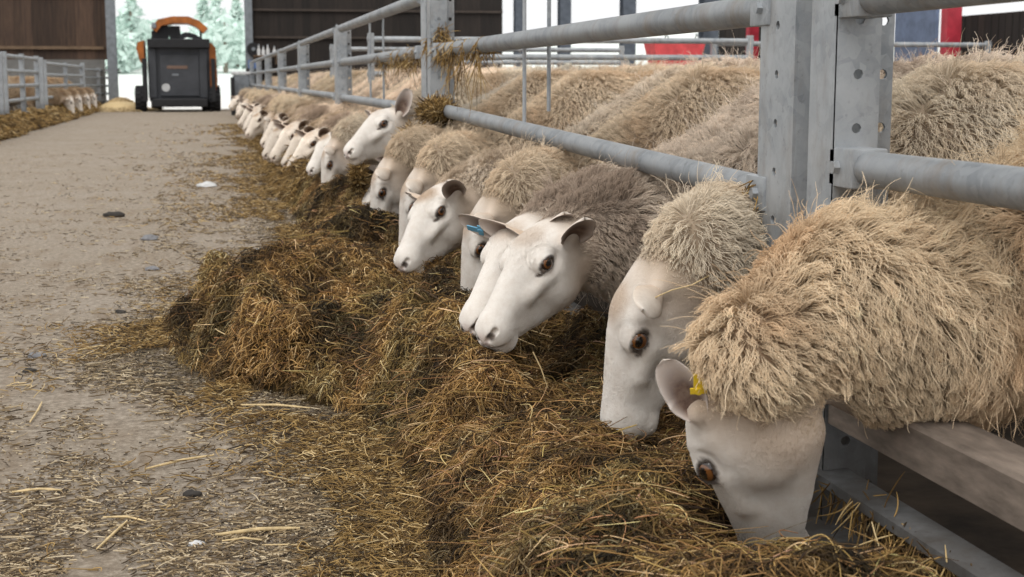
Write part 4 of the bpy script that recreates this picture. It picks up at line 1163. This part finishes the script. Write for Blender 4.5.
for k, px in enumerate((259.5, 264, 268.5, 275)):
    zb = Z_at(57.5, WY) + .02
    b_ = MB(); hgt = .26 if k % 2 == 0 else .22
    b_.tube([(0, 0, 0), (0, 0, hgt * .6), (0, 0, hgt * .75), (0, 0, hgt)], [.045, .045, .02, .018], 14)
    o = b_.build('bottle', M['white_plastic'], loc=(X_at(px, WY - .3), WY - .3, zb), smooth=True)
    tag(o, ['white bottle at the left end of the dark shelf', 'white bottle second from the left on the dark shelf', 'white bottle third from the left on the dark shelf', 'white bottle at the right end of the dark shelf'][k], 'bottle', 'bottles on the dark shelf')
    MB().disc((0, 0, hgt + .015), (0, 0, 1), .022, .03, 12).build('cap', M['steel_grey'], o)
o = MB().disc((0, 0, .10), (0, 0, 1), .10, .22, 20).build('blue_drum', M['blue_plastic'], loc=(X_at(253, 34.6), 34.6, Z_at(70, 34.6)), smooth=True); tag(o, 'bright blue drum behind the end of the row', 'drum')
MB().disc((0, 0, -.45), (0, 0, 1), .16, .95, 16).build('drum_stand', M['tractor_black'], o)
o = MB().disc((0, 0, 0), (0, 1, 0), .17, .12, 24).build('hose_reel', M['tractor_black'], loc=(X_at(254, WY - .2), WY - .22, Z_at(51, WY))); tag(o, 'black hose reel on the boards above the blue drum', 'hose reel')
MB().disc((0, -.07, 0), (0, 1, 0), .05, .04, 12).build('hub', M['steel_grey'], o)

# ------------------------------------------------------------------ outside
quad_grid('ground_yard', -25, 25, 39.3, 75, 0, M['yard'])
bm = bmesh.new(); xs = np.linspace(-90, 110, 60); ys = np.linspace(70, 260, 30)
gv = [[bm.verts.new((x, y, -.05 + max(0, y - 72) ** 1.05 * .035 + 1.5 * float(noise(A([[x / 18, y / 25, 0]]), 3)[0]) * min(1, (y - 70) / 20))) for x in xs] for y in ys]
for i in range(29):
    for j in range(59): bm.faces.new((gv[i][j], gv[i][j + 1], gv[i + 1][j + 1], gv[i + 1][j]))
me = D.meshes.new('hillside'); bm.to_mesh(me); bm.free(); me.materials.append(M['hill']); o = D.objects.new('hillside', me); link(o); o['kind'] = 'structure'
def tree(x, y, h, w, conifer, lab, group):
    zb = max(0, -.05 + max(0, y - 72) ** 1.05 * .035)
    t = empty('larch_tree' if conifer else 'round_tree', (x, y, zb)); tag(t, lab, 'tree', group)
    MB().tube([(0, 0, -.3), (0, 0, h * .5), (0, 0, h * .95)], [.18, .1, .03], 8).build('trunk', M['bark'], t, True)
    n = 420; u = rng.random(n) ** .7
    if conifer: z = h * (.12 + .88 * (1 - u)); r = w * u * (.35 + .65 * rng.random(n)) * (.7 + .3 * np.sin(z * 5))
    else:
        q = unit(rng.normal(0, 1, (n, 3))) * (rng.random((n, 1)) ** .33); z = h * .62 + q[:, 2] * h * .38; r = np.hypot(q[:, 0], q[:, 1]) * w
    a = rng.random(n) * 6.28
    C_ = np.stack([r * np.cos(a), r * np.sin(a), z], 1)
    V, Fc = [], []
    for k in range(n):
        s = rng.uniform(.18, .42); R_ = unit(rng.normal(0, 1, (2, 3))); e1 = R_[0] * s; e2 = unit(np.cross(R_[0], R_[1])) * s * .5
        b0 = len(V); V += [C_[k] - e1, C_[k] - e2, C_[k] + e1, C_[k] + e2]; Fc.append((b0, b0 + 1, b0 + 2, b0 + 3))
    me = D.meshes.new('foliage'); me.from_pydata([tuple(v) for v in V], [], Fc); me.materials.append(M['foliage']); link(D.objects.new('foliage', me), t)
for px, y, h, w, cf in ((133, 88, 7.2, 1.5, True), (124, 96, 4.0, 2.0, False), (206, 92, 6.0, 1.6, True), (226, 84, 4.0, 2.2, False), (238, 90, 5.2, 1.8, True), (150, 100, 3.6, 2.4, False), (218, 104, 6.5, 1.8, True), (118, 84, 2.8, 1.8, False)):
    tree(X_at(px, y), y, h, w, cf, ('pale larch seen through the far opening' if cf else 'low round pale tree seen through the far opening'), 'larches beyond the barn' if cf else 'round trees beyond the barn')
# straw heap outside the left corner
n = 5000; q = rng.normal(0, 1, (n, 2)); x = -2.15 + q[:, 0] * .30; y = 37.6 + q[:, 1] * .5; z = .28 * np.exp(-(q[:, 0] ** 2 + q[:, 1] ** 2) / 1.6) + .01
sh = lay_strands('straw_heap', x, y, z, rng.uniform(.08, .2, n), np.full(n, .006), M['straw_strands'], None, .05, .5)
tag(sh, 'small heap of bright yellow straw at the left foot of the far opening', 'straw', None, 'stuff')
bmh = bmesh.new(); bmesh.ops.create_icosphere(bmh, subdivisions=3, radius=1.0)
for v in bmh.verts: v.co = (v.co.x * .55, v.co.y * .95, max(v.co.z * .27, -.01))
me = D.meshes.new('straw_core'); bmh.to_mesh(me); bmh.free(); me.materials.append(M['straw']); o = D.objects.new('straw_core', me); o.location = (-2.15, 37.6, 0); link(o, None); o.parent = sh

# ------------------------------------------------------------------ light
w = D.worlds.new('overcast'); SC.world = w; w.use_nodes = True; nt = w.node_tree
bg = nt.nodes['Background']; tcw = nd(nt, 'ShaderNodeTexCoord'); sep = nd(nt, 'ShaderNodeSeparateXYZ'); nt.links.new(tcw.outputs['Generated'], sep.inputs[0])
nt.links.new(ramp(nt, sep.outputs[2], [(0.0, (.98, .99, 1.0)), (.25, (1.0, .995, .98)), (1.0, (1, .99, .965))]), bg.inputs[0]); bg.inputs[1].default_value = 1.02
sun = D.lights.new('overcast_sun', 'SUN'); sun.energy = 1.7; sun.angle = math.radians(35); sun.color = (1, .985, .96)
so = D.objects.new('overcast_sun', sun); so.rotation_euler = (math.radians(28), math.radians(-22), 0); link(so)

# ------------------------------------------------------------------ camera
cam = D.cameras.new('camera'); cam.sensor_width = 36; cam.lens = F_PX / 1024 * 36; cam.clip_end = 600
co_ = D.objects.new('camera', cam); link(co_)
Rm = Matrix([[RT[i], UPV[i], -FW[i]] for i in range(3)]).to_4x4(); Rm.translation = Vector(CAMP); co_.matrix_world = Rm
cam.dof.use_dof = True; cam.dof.focus_distance = 2.9; cam.dof.aperture_fstop = 10.0
SC.camera = co_
SC.view_settings.view_transform = 'Standard'; SC.view_settings.look = 'None'; SC.view_settings.exposure = 0; SC.view_settings.gamma = 1; SC.view_settings.use_curve_mapping = False
SC.cycles.use_denoising = True
SC.cycles.max_bounces = 6; SC.cycles.diffuse_bounces = 3
SC.cycles_curves.shape = 'RIBBONS'; SC.cycles_curves.subdivisions = 2
